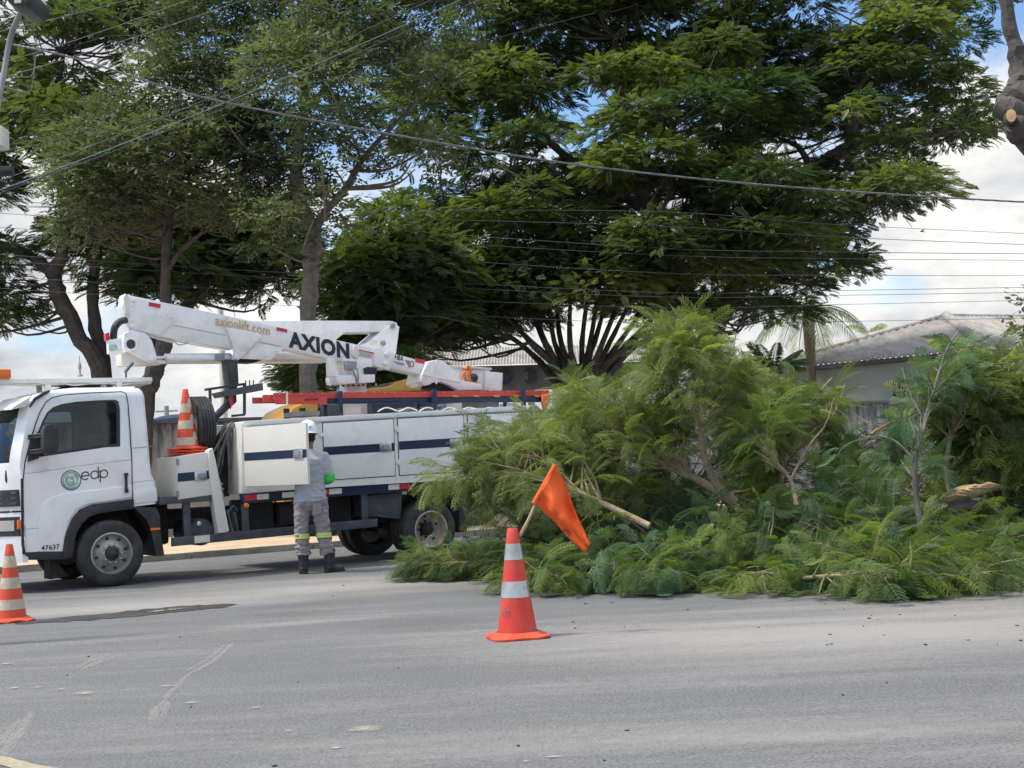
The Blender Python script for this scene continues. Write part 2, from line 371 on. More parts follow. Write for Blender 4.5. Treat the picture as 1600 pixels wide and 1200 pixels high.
# --- cab shell
V0, V1 = .05, 2.17
def sect(z, uf, bow, ub, ins=0., n=17, grow=0.):
    v0, v1 = V0+ins-grow, V1-ins+grow; pts = []
    for i in range(n):
        t = i/(n-1); k = abs(2*t-1); pts.append(Vector((uf-bow*(1-k**3.2), v0+(v1-v0)*t, z)))
    pts.append(Vector((ub-.04, v1, z))); pts.append(Vector((ub, v1-.05, z))); pts.append(Vector((ub, v0+.05, z))); pts.append(Vector((ub-.04, v0, z)))
    return pts
LV = [(.40, -.93, .33, .60, 0), (.95, -.955, .34, .60, 0), (1.20, -.965, .33, .585, 0), (1.30, -.97, .32, .54, 0), (1.44, -.99, .29, .53, .0), (1.60, -.97, .27, .525, .005), (2.13, -.86, .22, .50, .02),
      (2.22, -.80, .20, .50, .03), (2.29, -.68, .18, .49, .05), (2.335, -.50, .14, .46, .10), (2.36, -.30, .08, .40, .22)]
cab = MB().loft([sect(z, a, b, c, i) for z, a, b, c, i in LV]).build('cab', M['cabwhite'], TR)
cab.parent = None
inner = MB().loft([sect(z, a+.07, b, c-.07, i+.05) for z, a, b, c, i in [(1.0, -.90, .25, .60, 0), (1.44, -.93, .25, .54, 0), (1.62, -.90, .23, .53, .005), (2.13, -.79, .20, .50, .02), (2.26, -.62, .15, .48, .06)]]).build('cut_inner', M['dark'])
win = [(49, 716), (186, 696), (185.5, 640), (183.5, 628), (178, 625.5), (150, 626.5), (120, 628.5), (97, 632), (84, 637), (75, 645), (68, 658), (62, 673), (52, 684)]
wz = pS(win, .05)
cutw = MB().prism(wz, -.3, 2.6).build('cut_win', M['dark'])
cutf = MB().prism([(V0+.13, 1.50), (V1-.13, 1.50), (V1-.16, 2.16), (V0+.16, 2.16)], -1.9, -.55, ax='yz').build('cut_ws', M['dark'])
arch_in = [(108, 900), (110, 862), (116, 835), (126, 815), (142, 802), (165, 796), (190, 794), (222, 790), (260, 785), (260, 900)]
cuta = MB().prism(pS(arch_in, .05), -.2, .75).build('cut_arch', M['dark'])
cuta2 = MB().prism(pS(arch_in, .05), 1.5, 2.5).build('cut_arch', M['dark'])
cutr = MB().box((.3, .5, 1.75), (.9, 1.7, 2.1)).build('cut_rear', M['dark'])
cutout(cab, [inner, cutw, cutf, cuta, cuta2, cutr]); cab.parent = TR
def inset(pts, f, g=None):
    g = f if g is None else g; cx = sum(p[0] for p in pts)/len(pts); cz = sum(p[1] for p in pts)/len(pts)
    return [(cx+(p[0]-cx)*f, cz+(p[1]-cz)*g) for p in pts]
for vv, s in ((V0, 1), (V1, -1)):
    dr = MB()
    door = MB()
    g = ring_plate('window_frame', inset(wz, 1.03, 1.04), inset(wz, .955, .93), vv-.004*s+.010*s, vv+.05*s, M['black'], TR)
    MB().prism(inset(wz, .98), vv+.028*s, vv+.034*s).build('window_pane', M['glass'], TR)
MB().loft([[p+Vector((-.005, 0, 0)) for p in sect(z, a, b, c, i)[1:16]] for z, a, b, c, i in [(1.47, -.975, .285, .5, .03), (1.60, -.955, .27, .5, .04), (2.13, -.845, .22, .5, .05), (2.18, -.80, .21, .5, .06)]], cap=False, closed=False).build('windscreen', M['wsglass'], TR)
MB().box((.47, .5, 1.75), (.48, 1.7, 2.1)).build('rear_pane', M['glass'], TR)
# door seam, creases and trims
seam = [(35.5, 866), (35.5, 800), (36, 750), (39, 722), (47, 690), (55, 664), (63, 643), (72, 628), (82, 621), (100, 617), (140, 614), (190, 612), (197, 615), (200, 630), (203, 670), (206, 720), (207, 779)]
MB().tube([S3(x, y, V0-.001) for x, y in seam], .0065, 6).build('door_seam', M['ink'], TR)
MB().tube([S3(x, y, V0-.003) for x, y in [(34.5, 748), (35, 800), (35.5, 850), (38, 864), (46, 869)]], .016, 6).build('door_gasket', M['ink'], TR)
crease = MB()
for ln in ([(37, 740), (60, 738), (120, 728), (206, 718)], [(40, 827), (70, 824), (103, 821)], [(207, 700), (240, 697)], [(207, 754), (238, 750)]):
    crease.tube([S3(x, y, V0+.0015) for x, y in ln], .0035, 5)
crease.build('body_crease', M['grey'], TR)
sw = [(60, 862), (60, 822), (62, 800), (68, 786), (80, 777), (100, 771), (140, 766), (206, 758), (206, 777), (170, 783), (140, 787), (120, 795), (108, 812), (101, 838), (98, 862)]
plate('wing_swage', sw, V0-.016, V0+.02, M['cabwhite'], bev=.014, vt=V0, seg=3)
oa = [(97, 871), (99, 850), (104, 830), (112, 810), (124, 796), (143, 788), (170, 784.5), (208, 779)]
ia = [(112, 871), (114, 850), (119, 832), (127, 818), (138, 808), (152, 802.5), (174, 799), (208, 795)]
plate('wheel_arch', oa+ia[::-1], V0-.035, V0+.16, M['black'], vt=V0)
plate('sill', [(40, 863), (99, 860), (108, 860), (107, 874), (46, 875)], V0-.012, V0+.2, M['black'], vt=V0)
plate('cab_step_cover', [(208, 766), (244, 762), (246, 783), (209, 787)], V0-.01, V0+.05, M['cabwhite'], vt=V0)
h = MB(); h.tube([S3(197, 740, V0-.035), S3(197.5, 768, V0-.035)], .017, 8); h.box(S3(195, 744, V0-.035), S3(199, 739, V0+.0)); h.box(S3(195.5, 770, V0-.035), S3(199.5, 764, V0+.0)); h.build('door_handle', M['black'], TR)
# front face: grille, lamps, bumper corner, indicator
def fu(v, uf, bow): t = (v-V0)/(V1-V0); return uf-bow*(1-abs(2*t-1)**3.2)
def front_strip(name, z0, z1, v0, v1, m, proud, n=10, bev=0):
    b = MB(); r = []
    for i in range(n):
        v = v0+(v1-v0)*i/(n-1); u = fu(v, -.95 if z1 < .99 else -.972, .34)-proud
        r.append([Vector((u, v, z0)), Vector((u, v, z1)), Vector((u+.06, v, z1)), Vector((u+.06, v, z0))])
    return b.loft(r).build(name, m, TR)
for z in (1.02, 1.08, 1.14): front_strip('grille_bar', z, z+.03, .10, 2.12, M['chassis'], .012)
front_strip('grille', 1.0, 1.19, .085, 2.135, M['black'], .004, 24)
front_strip('bumper_gap', .93, .95, .052, 2.168, M['ink'], .006, 24)
for a, b_ in ((.10, .55), (1.67, 2.12)):
    front_strip('headlight', .66, .88, a, b_, M['black'], .006); front_strip('headlight_lens', .72, .84, a+.05, b_-.08, M['chrome'], .012)
front_strip('bumper', .36, .62, .056, 2.164, M['cabwhite'], .03, 24)
front_strip('number_plate', .42, .54, .90, 1.32, M['refl'], .036)
p = plate('indicator_lamp', [(27.5, 813), (33.5, 812), (33.5, 826), (27.5, 827)], V0-.006, V0+.04, M['amber'], vt=V0)
# sun visor over the windscreen
MB().loft([[Vector((fu(v, -.80, .2)-.02, v, 2.255)), Vector((fu(v, -.84, .2)-.19, v, 2.13)), Vector((fu(v, -.84, .2)-.20, v, 2.105)), Vector((fu(v, -.86, .2)-.02, v, 2.14))] for v in [V0+.02+(V1-V0-.04)*i/16 for i in range(17)]]).build('sun_visor', M['cream'], TR)
MB().tube([Vector((-.86, V0+.0, 2.13)), Vector((-.80, V0+.0, 2.22)), Vector((-.68, V0+.03, 2.29)), Vector((-.62, V0+.045, 2.315))], [.012, .02, .02, .012], 6).build('visor_seal', M['ink'], TR)
# mirror
def mirror(side):
    s = -1 if side == 0 else 1; vb = V0 if side == 0 else V1
    b = MB(); c = S(80, 690, -.18); 
    prof = pS([(66, 704), (66, 672), (70, 664), (78, 662), (86, 665), (90, 674), (90, 702), (86, 709), (72, 711)], -.18)
    b.prism(prof, vb+s*.12, vb+s*.30, .02)
    mo = b.build('mirror', M['black'], TR)
    a = MB()
    for y0, y1, y2 in ((685, 682, 681), (709, 706, 703)):
        x0, z0 = S(46, y0, 0); x1, z1 = S(84, y2, -.2); 
        for dz in (0, .03): a.tube([(x0, vb, z0+dz), ((x0+x1)/2, vb+s*.16, z0+dz+.01), (x1, vb+s*.29, z1+dz)], .014, 6)
    a.prism(pS([(43, 722), (44, 700), (50, 684), (62, 676), (60, 716)], .05), vb, vb+s*.03)
    a.build('mirror_arm', M['black'], mo)
mirror(0); mirror(1)
# seats and wheel in the cab
for v in (.22, .95, 1.45):
    b = MB(); b.box((-.25, v, 1.0), (.2, v+.48, 1.34), .04); b.box((.12, v, 1.3), (.28, v+.48, 1.80), .05); b.box((.15, v+.12, 1.82), (.25, v+.36, 1.98), .04)
    b.build('cab_seat', M['dark'], TR)
MB().box((-1.12, .2, 1.25), (-.75, 2.0, 1.46), .05).build('dashboard', M['black'], TR)
b = MB(); mt = Matrix.Translation((-.62, .52, 1.50)) @ Matrix.Rotation(R_(-62), 4, 'Y'); 
b.lathe([(.19, -.012), (.205, 0), (.19, .012), (.175, 0), (.19, -.012)], 24, mt); b.build('steering_wheel', M['ink'], TR)
# roof bar with beacon, work lamp and struts
zt = lambda x, y: S(x, y, .35)
a0, a1 = S(-60, 603, .35), S(236, 584, .35)
b = MB(); b.box((-1.35, .30, 2.42), (a1[0], .36, 2.475), .01); b.box((-1.35, .35, 2.40), (a1[0], .75, 2.42)); b.box((-1.35, .74, 2.42), (a1[0], .80, 2.475), .01)
b.build('roof_bar', M['white'], TR)
b = MB()
for v in (.33, .77):
    for u in (-.62, .22): b.box((u, v-.03, 2.27), (u+.07, v+.03, 2.42), .008)
b.build('roof_strut', M['white'], TR)
b = MB()
for k in range(5):
    x0 = -1.0+.28*k; b.tube(smoothpath([(x0, .32, 2.43), (x0+.15, .30, 2.39+.02*(k % 2)), (x0+.33, .33, 2.41)], 4), .008, 5)
b.build('wiring', M['cream'], TR)
b0 = S(8, 590, .35)
MB().box((b0[0]-.12, .25, 2.475), (b0[0]+.05, .80, 2.585), .02).build('beacon', M['amber'], TR)
MB().box((b0[0]-.3, .30, 2.475), (b0[0]-.12, .75, 2.58), .02).build('beacon', M['red'], TR)
u, z = S(199, 574, .35)
b = MB(); b.tube([(u-.02, .35, 2.47), (u-.02, .35, z-.04)], .012); b.box((-.07, -.05, -.012), (.07, .05, .012), .004, Matrix.Translation((u+.02, .35, z)) @ Matrix.Rotation(R_(-50), 4, 'Y')); b.build('work_lamp', M['chassis'], TR)
u, z = S(125, 583, .5); MB().lathe([(.035, 0), (.03, .02), (.012, .03), (.012, .08), (.022, .09), (.018, .15), (.006, .17), (.004, .25), (0.001, .25)], 10, Matrix.Translation((u, .5, z-.04))).build('antenna', M['grey'], TR)
MB().box((-.35, .7, 2.355), (.15, 1.5, 2.40), .02).build('roof_hatch', M['black'], TR)

# --- wheels
def wheel(u, vf, face, r, dual=False, tan=False, w=.23):
    "vf: outer face plane, face -1 towards the near side"
    t = empty('wheel', (u, vf, r)); t.parent = TR
    mt = Matrix.Rotation(R_(90*(-face) if face < 0 else -90), 4, 'X')
    mt = Matrix.Rotation(R_(90), 4, 'X') if face < 0 else Matrix.Rotation(R_(-90), 4, 'X')
    # local z of the lathe points outwards
    rr = .236
    b = MB(); b.lathe([(rr, -.03), (rr+.012, -.005), (rr+.05, .0), (r-.06, .0), (r-.025, -.012), (r-.005, -.035)]+[q for k in range(4) for q in ((r, -.05-.037*k), (r, -.072-.037*k), (r-.012, -.075-.037*k), (r-.012, -.083-.037*k))]+[(r-.005, -w+.03), (r-.03, -w+.01), (rr+.03, -w), (rr, -w+.03)], 56, mt)
    b.build('tyre', M['rubber'], t)
    b = MB()
    if not dual:
        b.lathe([(rr, -.06), (rr+.010, -.004), (rr-.008, .004), (rr-.02, -.03), (rr-.03, -.055), (.155, -.035), (.125, .0), (.085, .012), (.083, -.01), (0.001, -.01)], 48, mt)
    else:
        b.lathe([(rr, -.03), (rr+.010, -.0), (rr-.006, .004), (rr-.016, -.03), (rr-.028, -.13), (.150, -.165), (.09, -.175), (0.001, -.175)], 48, mt)
    b.build('rim', M['rimtan'] if tan else M['rim'], t)
    b = MB()
    if not dual: b.lathe([(.082, -.01), (.078, .035), (.055, .05), (.05, .04), (.03, .055), (0.001, .058)], 24, mt)
    else: b.lathe([(.085, -.175), (.08, -.09), (.062, -.075), (.058, -.05), (.035, -.045), (.001, -.045)], 24, mt)
    b.build('hub', M['dark'] if dual else M['black'], t)
    b = MB()
    for k in range(10 if not dual else 8):
        a = 2*math.pi*k/(10 if not dual else 8); q = .105; zz = .006 if not dual else -.17
        b.lathe([(.014, zz-.01), (.014, zz+.02), (.009, zz+.03), (.001, zz+.03)], 8, mt @ Matrix.Translation((q*math.cos(a), q*math.sin(a), 0)))
    b.build('wheel_nut', M['chrome'] if not dual else M['dark'], t)
    b = MB()
    for k in range(5 if dual else 8):
        a = 2*math.pi*(k+.3)/(5 if dual else 8); q = .172 if dual else .178; zz = (-.1655+.02) if dual else -.035
        b.lathe([(.024, zz), (.001, zz+.001)], 14, mt @ Matrix.Translation((q*math.cos(a), q*math.sin(a), 0)) @ Matrix.Diagonal((1, .8, 1, 1)))
    b.build('rim_slot', M['ink'], t)
    return t
wf = S(175, 866, .0); wr = S(674, 829, .0); rf = .39
wheel(wf[0], .0, -1, rf); wheel(wf[0], 2.2, 1, rf)
wheel(wr[0], .0, -1, rf, True, True); wheel(wr[0], .27, -1, rf); wheel(wr[0], 2.2, 1, rf, True, True); wheel(wr[0], 1.93, 1, rf)
MB().tube([(wf[0], .15, rf), (wf[0], 2.05, rf)], .05).build('front_axle', M['dark'], TR)
b = MB(); b.tube([(wr[0], .2, rf), (wr[0], .85, rf), (wr[0], .95, rf), (wr[0], 1.25, rf), (wr[0], 1.35, rf), (wr[0], 2.0, rf)], [.06, .07, .19, .19, .07, .06], 14); b.tube([(1.2, 1.1, .62), (wr[0]-.2, 1.1, rf+.05)], .045); b.build('rear_axle', M['dark'], TR)
# --- chassis
b = MB(); b.box((-.85, .72, .60), (6.2, .80, .84)); b.box((-.85, 1.42, .60), (6.2, 1.50, .84))
for u in (-.4, .9, 2.2, 3.4, 5.0, 6.1): b.box((u, .8, .64), (u+.08, 1.42, .80))
b.box((-.8, .55, .55), (-.1, 1.7, .95)); b.box((-.1, .6, .42), (.9, 1.6, .98), .05)
b.build('chassis_frame', M['dark'], TR)
plate('mudguard', [(207, 792), (243, 793), (249, 805), (250, 830), (256, 868), (243, 869), (235, 830), (228, 812)], .02, .55, M['black'], vt=.05)
plate('mudguard_reflector', [(234, 825), (249, 824.5), (249, 827.5), (234, 829)], .012, .02, M['amber'], vt=.05, bev=0)
plate('mud_flap', [(75, 905), (75, 875), (82, 872), (104, 900)], .2, .5, M['dark'], vt=.3)
plate('guard_rail', [(269, 840), (590, 810), (590, 823), (269, 854)], .0, .05, M['chassis'], bev=.004)
plate('rail_label', [(304, 837.8), (328, 835.6), (328, 846.6), (304, 848.8)], -.003, .0, M['refl'], bev=0)
b = MB()
for x0, x1, y0, y1 in ((288, 297, 785, 839), (380, 388, 788, 831), (566, 574, 770, 813)):
    q0 = S(x0, y1, .04); q1 = S(x1, y0, .04); b.box((q0[0], .04, q0[1]), (q1[0], .09, q1[1]))
b.build('rail_post', M['chassis'], TR)
b = MB(); b.lathe([(.001, 0), (.15, 0), (.165, .02), (.165, .6), (.15, .62), (.001, .62)], 28, Matrix.Translation((1.15, .75, .56)) @ Matrix.Rotation(R_(90), 4, 'X') @ Matrix.Translation((0, 0, -.0))); b.build('air_tank', M['chassis'], TR)
q = S(311, 818, .12); MB().lathe([(.001, .03), (.03, .02), (.035, 0)], 10, Matrix.Translation((q[0], .13, q[1])) @ Matrix.Rotation(R_(90), 4, 'X')).build('tank_plug', M['chrome'], TR)
b = MB()
for u0, u1, z0, z1, v0, v1 in ((1.7, 2.15, .52, .92, .25, .68), (2.2, 2.75, .56, .86, .2, .6), (2.85, 3.25, .5, .9, .3, .7), (3.3, 3.7, .62, .9, .25, .6)):
    b.box((u0, v0, z0), (u1, v1, z1), .04)
b.build('fuel_tank', M['dark'], TR)
b = MB()
for k in range(9):
    u0 = 1.4+.28*k; b.tube(smoothpath([(u0, .5, .92), (u0+.1, .4, .70+.05*(k % 3)), (u0+.3, .45, .62), (u0+.5, .5, .85)], 4), .014, 5)
b.build('hose', M['black'], TR)
b = MB()
for x in (356, 366): b.tube([S3(x, 800, .35), S3(x+8, 832, .35)], .012)
b.tube([S3(355, 801, .35), S3(365, 790, .35), S3(372, 798, .35)], .012); b.build('step_bracket', M['grey'], TR)
plate('battery_box', [(361, 797), (381, 795), (384, 830), (364, 832)], .35, .7, M['chassis'], vt=.35)
plate('splash_board', [(575, 775), (630, 767), (627, 811), (596, 808), (575, 806)], .12, .6, M['chassis'], vt=.1)
plate('mud_flap', [(716, 792), (727, 790), (728, 830), (717, 832)], .02, .6, M['black'], vt=.05)
# --- toolbox behind the cab, outrigger
tb = plate('toolbox', [(278, 713), (327, 706), (331, 773), (278, 781)], .0, .86, M['cream'], bev=.012)
plate('toolbox_base', [(250, 776), (330, 775), (331, 783), (250, 789)], .01, .8, M['chassis'], vt=.0)
plate('toolbox_stripe', [(277.7, 739.5), (330, 735), (331, 748), (277.7, 753)], -.003, .0, M['navy'], tb, bev=0)
def latch(px, py, par, v=-.004, s=9):
    a = S(px-s, py+s*.85, v); c = S(px+s, py-s*.85, v)
    l = MB().box((a[0], v-.012, a[1]), (c[0], v, c[1]), .01).build('latch', M['chrome'], par)
    w, hh = c[0]-a[0], c[1]-a[1]
    MB().box((a[0]+w*.28, v-.020, a[1]+hh*.22), (c[0]-w*.18, v-.012, c[1]-hh*.22), .006).build('latch_lever', M['grey'], l)
latch(313, 743.5, tb)
b = MB()
for y in (722, 772): b.box(S3(276, y+5, -.01), S3(279, y-5, .01))
b.build('hinge', M['grey'], tb)
og = MB().prism(pS([(325, 704), (331, 700), (336, 720), (357, 830), (340, 833), (331, 775), (326, 740)], .0), -.03, .12, .006).build('outrigger', M['cream'], TR)
b = MB()
for y in (756, 764, 778): 
    q = S(345+(y-756)*.2, y, 0); b.lathe([(.001, .012), (.012, .01), (.012, 0)], 8, Matrix.Translation((q[0], -.03, q[1])) @ Matrix.Rotation(R_(90), 4, 'X'))
b.prism(pS([(337, 735), (343, 750), (352, 790), (349, 792), (340, 760)], .0), -.028, .1)
b.build('outrigger_rib', M['grey'], og)
# --- side lockers
body = plate('side_locker', [(380, 658), (836, 633), (838, 742), (655, 751), (376, 772), (377, 700)], .0, .56, M['cream'], bev=.02, seg=3)  # white body, its sunlit front tinted warm in the colour
body.parent = None
cutl = MB().prism(pS([(388, 668), (470, 664), (472, 754), (390, 760)], 0), -.2, .5).build('cut_locker', M['dark'])
cutout(body, [cutl]); body.parent = TR
plate('side_panel', [(381, 664), (835, 640), (837, 738), (655, 748), (379, 768)], -.004, .004, M['white'], body, bev=0).hide_render = False
fl = MB().prism(pS([(380, 658), (836, 633), (836, 640), (381, 665.5)], 0), -.02, .05, .008).build('top_rail', M['white'], body)
MB().prism(pS([(470.5, 664), (836, 641), (838, 742), (472, 764)], 0), -.006, .0).build('side_skin', M['white'], body)
bpy.data.objects.remove([o for o in body.children if o.name.startswith('side_panel')][0], do_unlink=True)
MB().prism(pS([(377.5, 662), (387.5, 662), (390, 764), (378, 768)], 0), -.006, .0).build('side_skin', M['white'], body)
plate('side_skin', [(390, 760.5), (472, 754.5), (472, 764), (390, 769)], -.006, .0, M['white'], body, bev=0)
plate('locker_shelf', [(388, 712), (471, 707), (471, 710), (388, 715)], .03, .5, M['grey'], body, bev=0)
def locker_door(TL, TR_, BR, BL, s0, s1, latch_at=None):
    gap = plate('door_gap', [(TL[0]-1.2, TL[1]-1.2), (TR_[0]+1.2, TR_[1]-1.2), (BR[0]+1.2, BR[1]+1.2), (BL[0]-1.2, BL[1]+1.2)], -.0085, -.002, M['ink'], body, bev=0, vt=0)
    d = plate('locker_door', [TL, TR_, BR, BL], -.018, -.004, M['white'], body, bev=.004, vt=0)
    f = lambda a, b, t: (a[0]+(b[0]-a[0])*t, a[1]+(b[1]-a[1])*t)
    plate('stripe', [f(TL, BL, s0), f(TR_, BR, s0), f(TR_, BR, s1), f(TL, BL, s1)], -.0205, -.018, M['navy'], d, bev=0, vt=0)
    if latch_at: latch(latch_at[0], latch_at[1], d, -.021)
    return d
locker_door((504, 661.5), (613.5, 655), (617, 743), (507, 750), .42, .565, (602, 698.5))
locker_door((621, 654.5), (723, 649), (726, 736), (624, 742.5), .40, .55, (712, 693))
locker_door((730, 648.5), (829, 643.5), (832, 730), (733, 735.5), .40, .55, (818, 689))
b = MB()
for x, y in ((501, 679), (502, 740), (619.5, 671), (622, 722), (728, 665), (731, 716), (384, 686), (386, 738)):
    q = S(x, y, 0); b.tube([(q[0], -.026, q[1]-.035), (q[0], -.026, q[1]+.035)], .014, 8); b.box((q[0]-.03, -.022, q[1]-.02), (q[0]+.03, -.016, q[1]+.02))
b.build('hinge', M['white'], body)
# open door, swung out about its front edge
hx, hz0 = S(387, 760, -.01); _, hz1 = S(384, 668, -.01)
th = R_(69)
def free(px, v0):   # length so that the free edge reaches the picture column
    for k in range(400):
        Ld = .4+k*.002; p = TR.matrix_basis @ Vector((hx+Ld*math.cos(th), v0-Ld*math.sin(th), 1.4)); q = p-CAM
        x = 800+FPX*q.dot(_r2)/q.dot(_f)
        if x >= px: return Ld
    return 1.
bpy.context.view_layer.update()
Ld = free(484, -.02)
print('door', Ld)
od = empty('open_locker_door', (hx-.02, -.02, 0), -th); od.parent = TR; tag(od, 'open locker door standing out from the body')
od.name = 'open_door'
fe = TR.matrix_basis @ Vector((hx+Ld*math.cos(th), -.02-Ld*math.sin(th), 0)); fdep = fe.y
fz = lambda yy: CAM.z+(ray(484, yy)*(fdep/ray(484, yy).y)).z
z0f, z1f = fz(756.5), fz(660)
dm = MB().prism([(0, hz0), (Ld, z0f), (Ld, z1f), (0, hz1)], -.02, .02, .005).build('door_panel', M['cream'], od)  # white door with the sun's warm tint painted in
H = hz1-hz0; Hf = z1f-z0f
MB().prism([(0.005, hz0+H*.435), (Ld-.004, z0f+Hf*.435), (Ld-.004, z0f+Hf*.57), (.005, hz0+H*.57)], -.0225, -.02).build('stripe', M['navy'], od)
l = MB().box((Ld-.22, -.036, z0f+Hf*.43), (Ld-.06, -.022, z0f+Hf*.43+.115), .012).build('latch', M['chrome'], od)
MB().box((Ld-.18, -.045, z0f+Hf*.43+.025), (Ld-.10, -.036, z0f+Hf*.43+.09), .006).build('latch_lever', M['grey'], od)
# far side lockers, bed, tail
a0, c0 = S(380, 658, 0), S(836, 633, 0)
far = MB().box((a0[0], 1.66, 1.04), (c0[0], 2.22, 1.92), .02).build('far_locker', M['cream'], TR)
MB().box((a0[0]+.03, .56, 1.02), (c0[0], 1.66, 1.08)).build('truck_bed', M['grey'], TR)
plate('body_skirt', [(377, 772), (655, 751), (838, 742), (838, 757), (655, 766), (380, 787)], .02, .1, M['navy'], bev=.004)
def refl(x0, x1, m, y0=775.5):
    f = lambda x: -.075*(x-382)
    plate('reflector', [(x0, 774+f(x0)), (x1, 774+f(x1)), (x1, 782.5+f(x1)), (x0, 782.5+f(x0))], .016, .02, m, bev=0)
for x0, x1, c in ((382.5, 401, 'red'), (401.5, 420, 'refl'), (441, 461, 'refl'), (509, 514, 'red'), (514.5, 534, 'refl'), (607, 624, 'refl'), (624.5, 641, 'red')): refl(x0, x1, M[c])
q = S(384.5, 790, .02); MB().lathe([(.035, 0), (.03, .018), (.012, .026), (.001, .027)], 14, Matrix.Translation((q[0], .01, q[1])) @ Matrix.Rotation(R_(90), 4, 'X')).build('marker_lamp', M['amber'], TR)
# --- spare wheel, ropes, lifting bracket
q = S(315, 665, .5)
b = MB(); mt = Matrix.Translation((q[0], .62, q[1]-.02)) @ Matrix.Rotation(R_(90), 4, 'Y')
b.lathe([(.22, -.09), (.28, -.11), (.36, -.11), (.385, -.10)]+[w for k in range(5) for w in ((.395, -.09+.038*k), (.395, -.068+.038*k), (.383, -.066+.038*k), (.383, -.056+.038*k))]+[(.385, .10), (.36, .11), (.28, .11), (.22, .09)], 48, mt)
sp = b.build('spare_wheel', M['rubber'], TR); MB().lathe([(.22, -.09), (.20, -.02), (.07, -.03), (.001, -.03)], 32, mt).build('rim', M['rim'], sp)
b = MB(); rg = random.Random(5)
for k in range(18):
    x0 = 345+rg.random()*14; y0 = 665+rg.random()*8; x1 = 330+rg.random()*30; v = .25+.3*rg.random(); y1 = 700+rg.random()*70
    b.tube(smoothpath([S3(x0+8, y0-6, v), S3(x0, y0+8, v-.03), S3((x0+x1)/2+rg.gauss(0, 3), (y0+y1)/2, v), S3(x1+rg.gauss(0, 3), y1, v)], 4), .010+.006*rg.random(), 5)
b.build('rope_bundle', M['foot'], TR)
plate('rope_board', [(332, 690), (350, 668), (357, 690), (359, 775), (340, 778)], .45, .5, M['dark'], vt=.45)
b = MB()
b.prism(pS([(352, 562), (370, 562), (372, 600), (368, 610), (369, 628), (340, 655), (330, 680), (318, 690), (322, 664), (357, 628), (357, 600)], .75), .72, .92, .01)
b.build('lift_bracket', M['black'], TR)
plate('bracket_plate', [(340, 613), (404, 599), (405, 611), (345, 621)], .60, 1.0, M['chassis'], vt=.75)
b = MB()
for p0, p1 in (((320, 609), (382, 600)), ((382, 599), (382, 648)), ((328, 609), (329, 648)), ((362, 650), (382, 648))): b.tube([S3(*p0, .66), S3(*p1, .66)], .022, 4)
b.build('bracket_frame', M['black'], TR)
b = MB()
for x in (384, 390, 396): b.tube([S3(x, 604, .8), S3(x, 594, .8)], .008, 6)
b.build('bolt', M['black'], TR)
plate('bracket_reflector', [(355, 618), (361, 614), (362, 630), (358, 640)], .69, .71, M['red'], bev=0, vt=.75)
plate('bracket_reflector', [(323, 630), (326, 628), (328, 648), (324, 652)], .69, .71, M['red'], bev=0, vt=.75)
# --- ladder rack and ladders
LAD = .30
b = MB()
for x, y0, y1 in ((532.5, 611, 650), (680, 609, 643), (818.5, 607, 635)):
    q0 = S(x, y1, LAD-.06); q1 = S(x, y0, LAD-.06); b.box((q0[0]-.03, LAD-.08, 1.9), (q0[0]+.03, LAD-.03, q1[1]), .006); b.box((q0[0]-.025, LAD+.42, 1.9), (q0[0]+.025, LAD+.47, q1[1]-.06)); b.box((q0[0]-.025, LAD-.05, q1[1]-.155), (q0[0]+.025, LAD+.47, q1[1]-.125))
b.build('ladder_rack', M['navy'], TR)
plate('rack_rail', [(512, 622.5), (858, 619), (858, 628), (512, 631)], LAD+.02, LAD+.05, M['navy'], bev=.003, vt=LAD)
# --- turret
C2 = 1.1
plate('turret_column', [(533, 600), (563, 598), (565, 650), (531, 652)], C2-.2, C2+.06, M['boomwhite'], vt=C2, bev=.02)
plate('turret_box', [(536, 630), (563, 629), (563, 648), (536, 650)], .72, .9, M['white'], vt=.75)
tr2 = plate('turret_platform', [(527, 587), (586, 585), (586, 597), (529, 600.5)], C2-.4, C2+.0, M['boomwhite'], vt=C2-.4)
plate('turret_housing', [(512, 560), (523, 560), (528, 588), (513, 589)], C2-.35, C2-.28, M['boomwhite'], vt=C2-.35)
plate('turret_housing', [(538, 560), (583, 560), (585, 586), (541, 588)], C2-.3, C2-.0, M['boomwhite'], vt=C2-.35)
plate('turret_motor', [(540, 563), (558, 565), (556, 578), (542, 577)], C2-.42, C2-.3, M['grey'], vt=C2-.4, bev=.02)
plate('turret_opening', [(570, 575), (576, 573), (590, 574), (590, 584), (571, 584)], C2-.33, C2-.25, M['ink'], vt=C2-.35)
b = MB(); b.tube(smoothpath([S3(554, 570, .7), S3(552, 580, .68), S3(556, 590, .7), S3(557, 604, .7)]), .012, 6); b.tube(smoothpath([S3(558, 575, .7), S3(560, 590, .68), S3(558, 600, .7)]), .01, 6)
b.build('hose', M['grey'], TR)
bolts = MB()
for k in range(9):
    q = S(514+k*8, 599.5-.2*k, C2-.4); bolts.lathe([(.02, -.012), (.02, .012)], 6, Matrix.Translation((q[0], C2-.36, q[1]-.03)), cap=True)
bolts.build('bolt', M['black'], tr2)
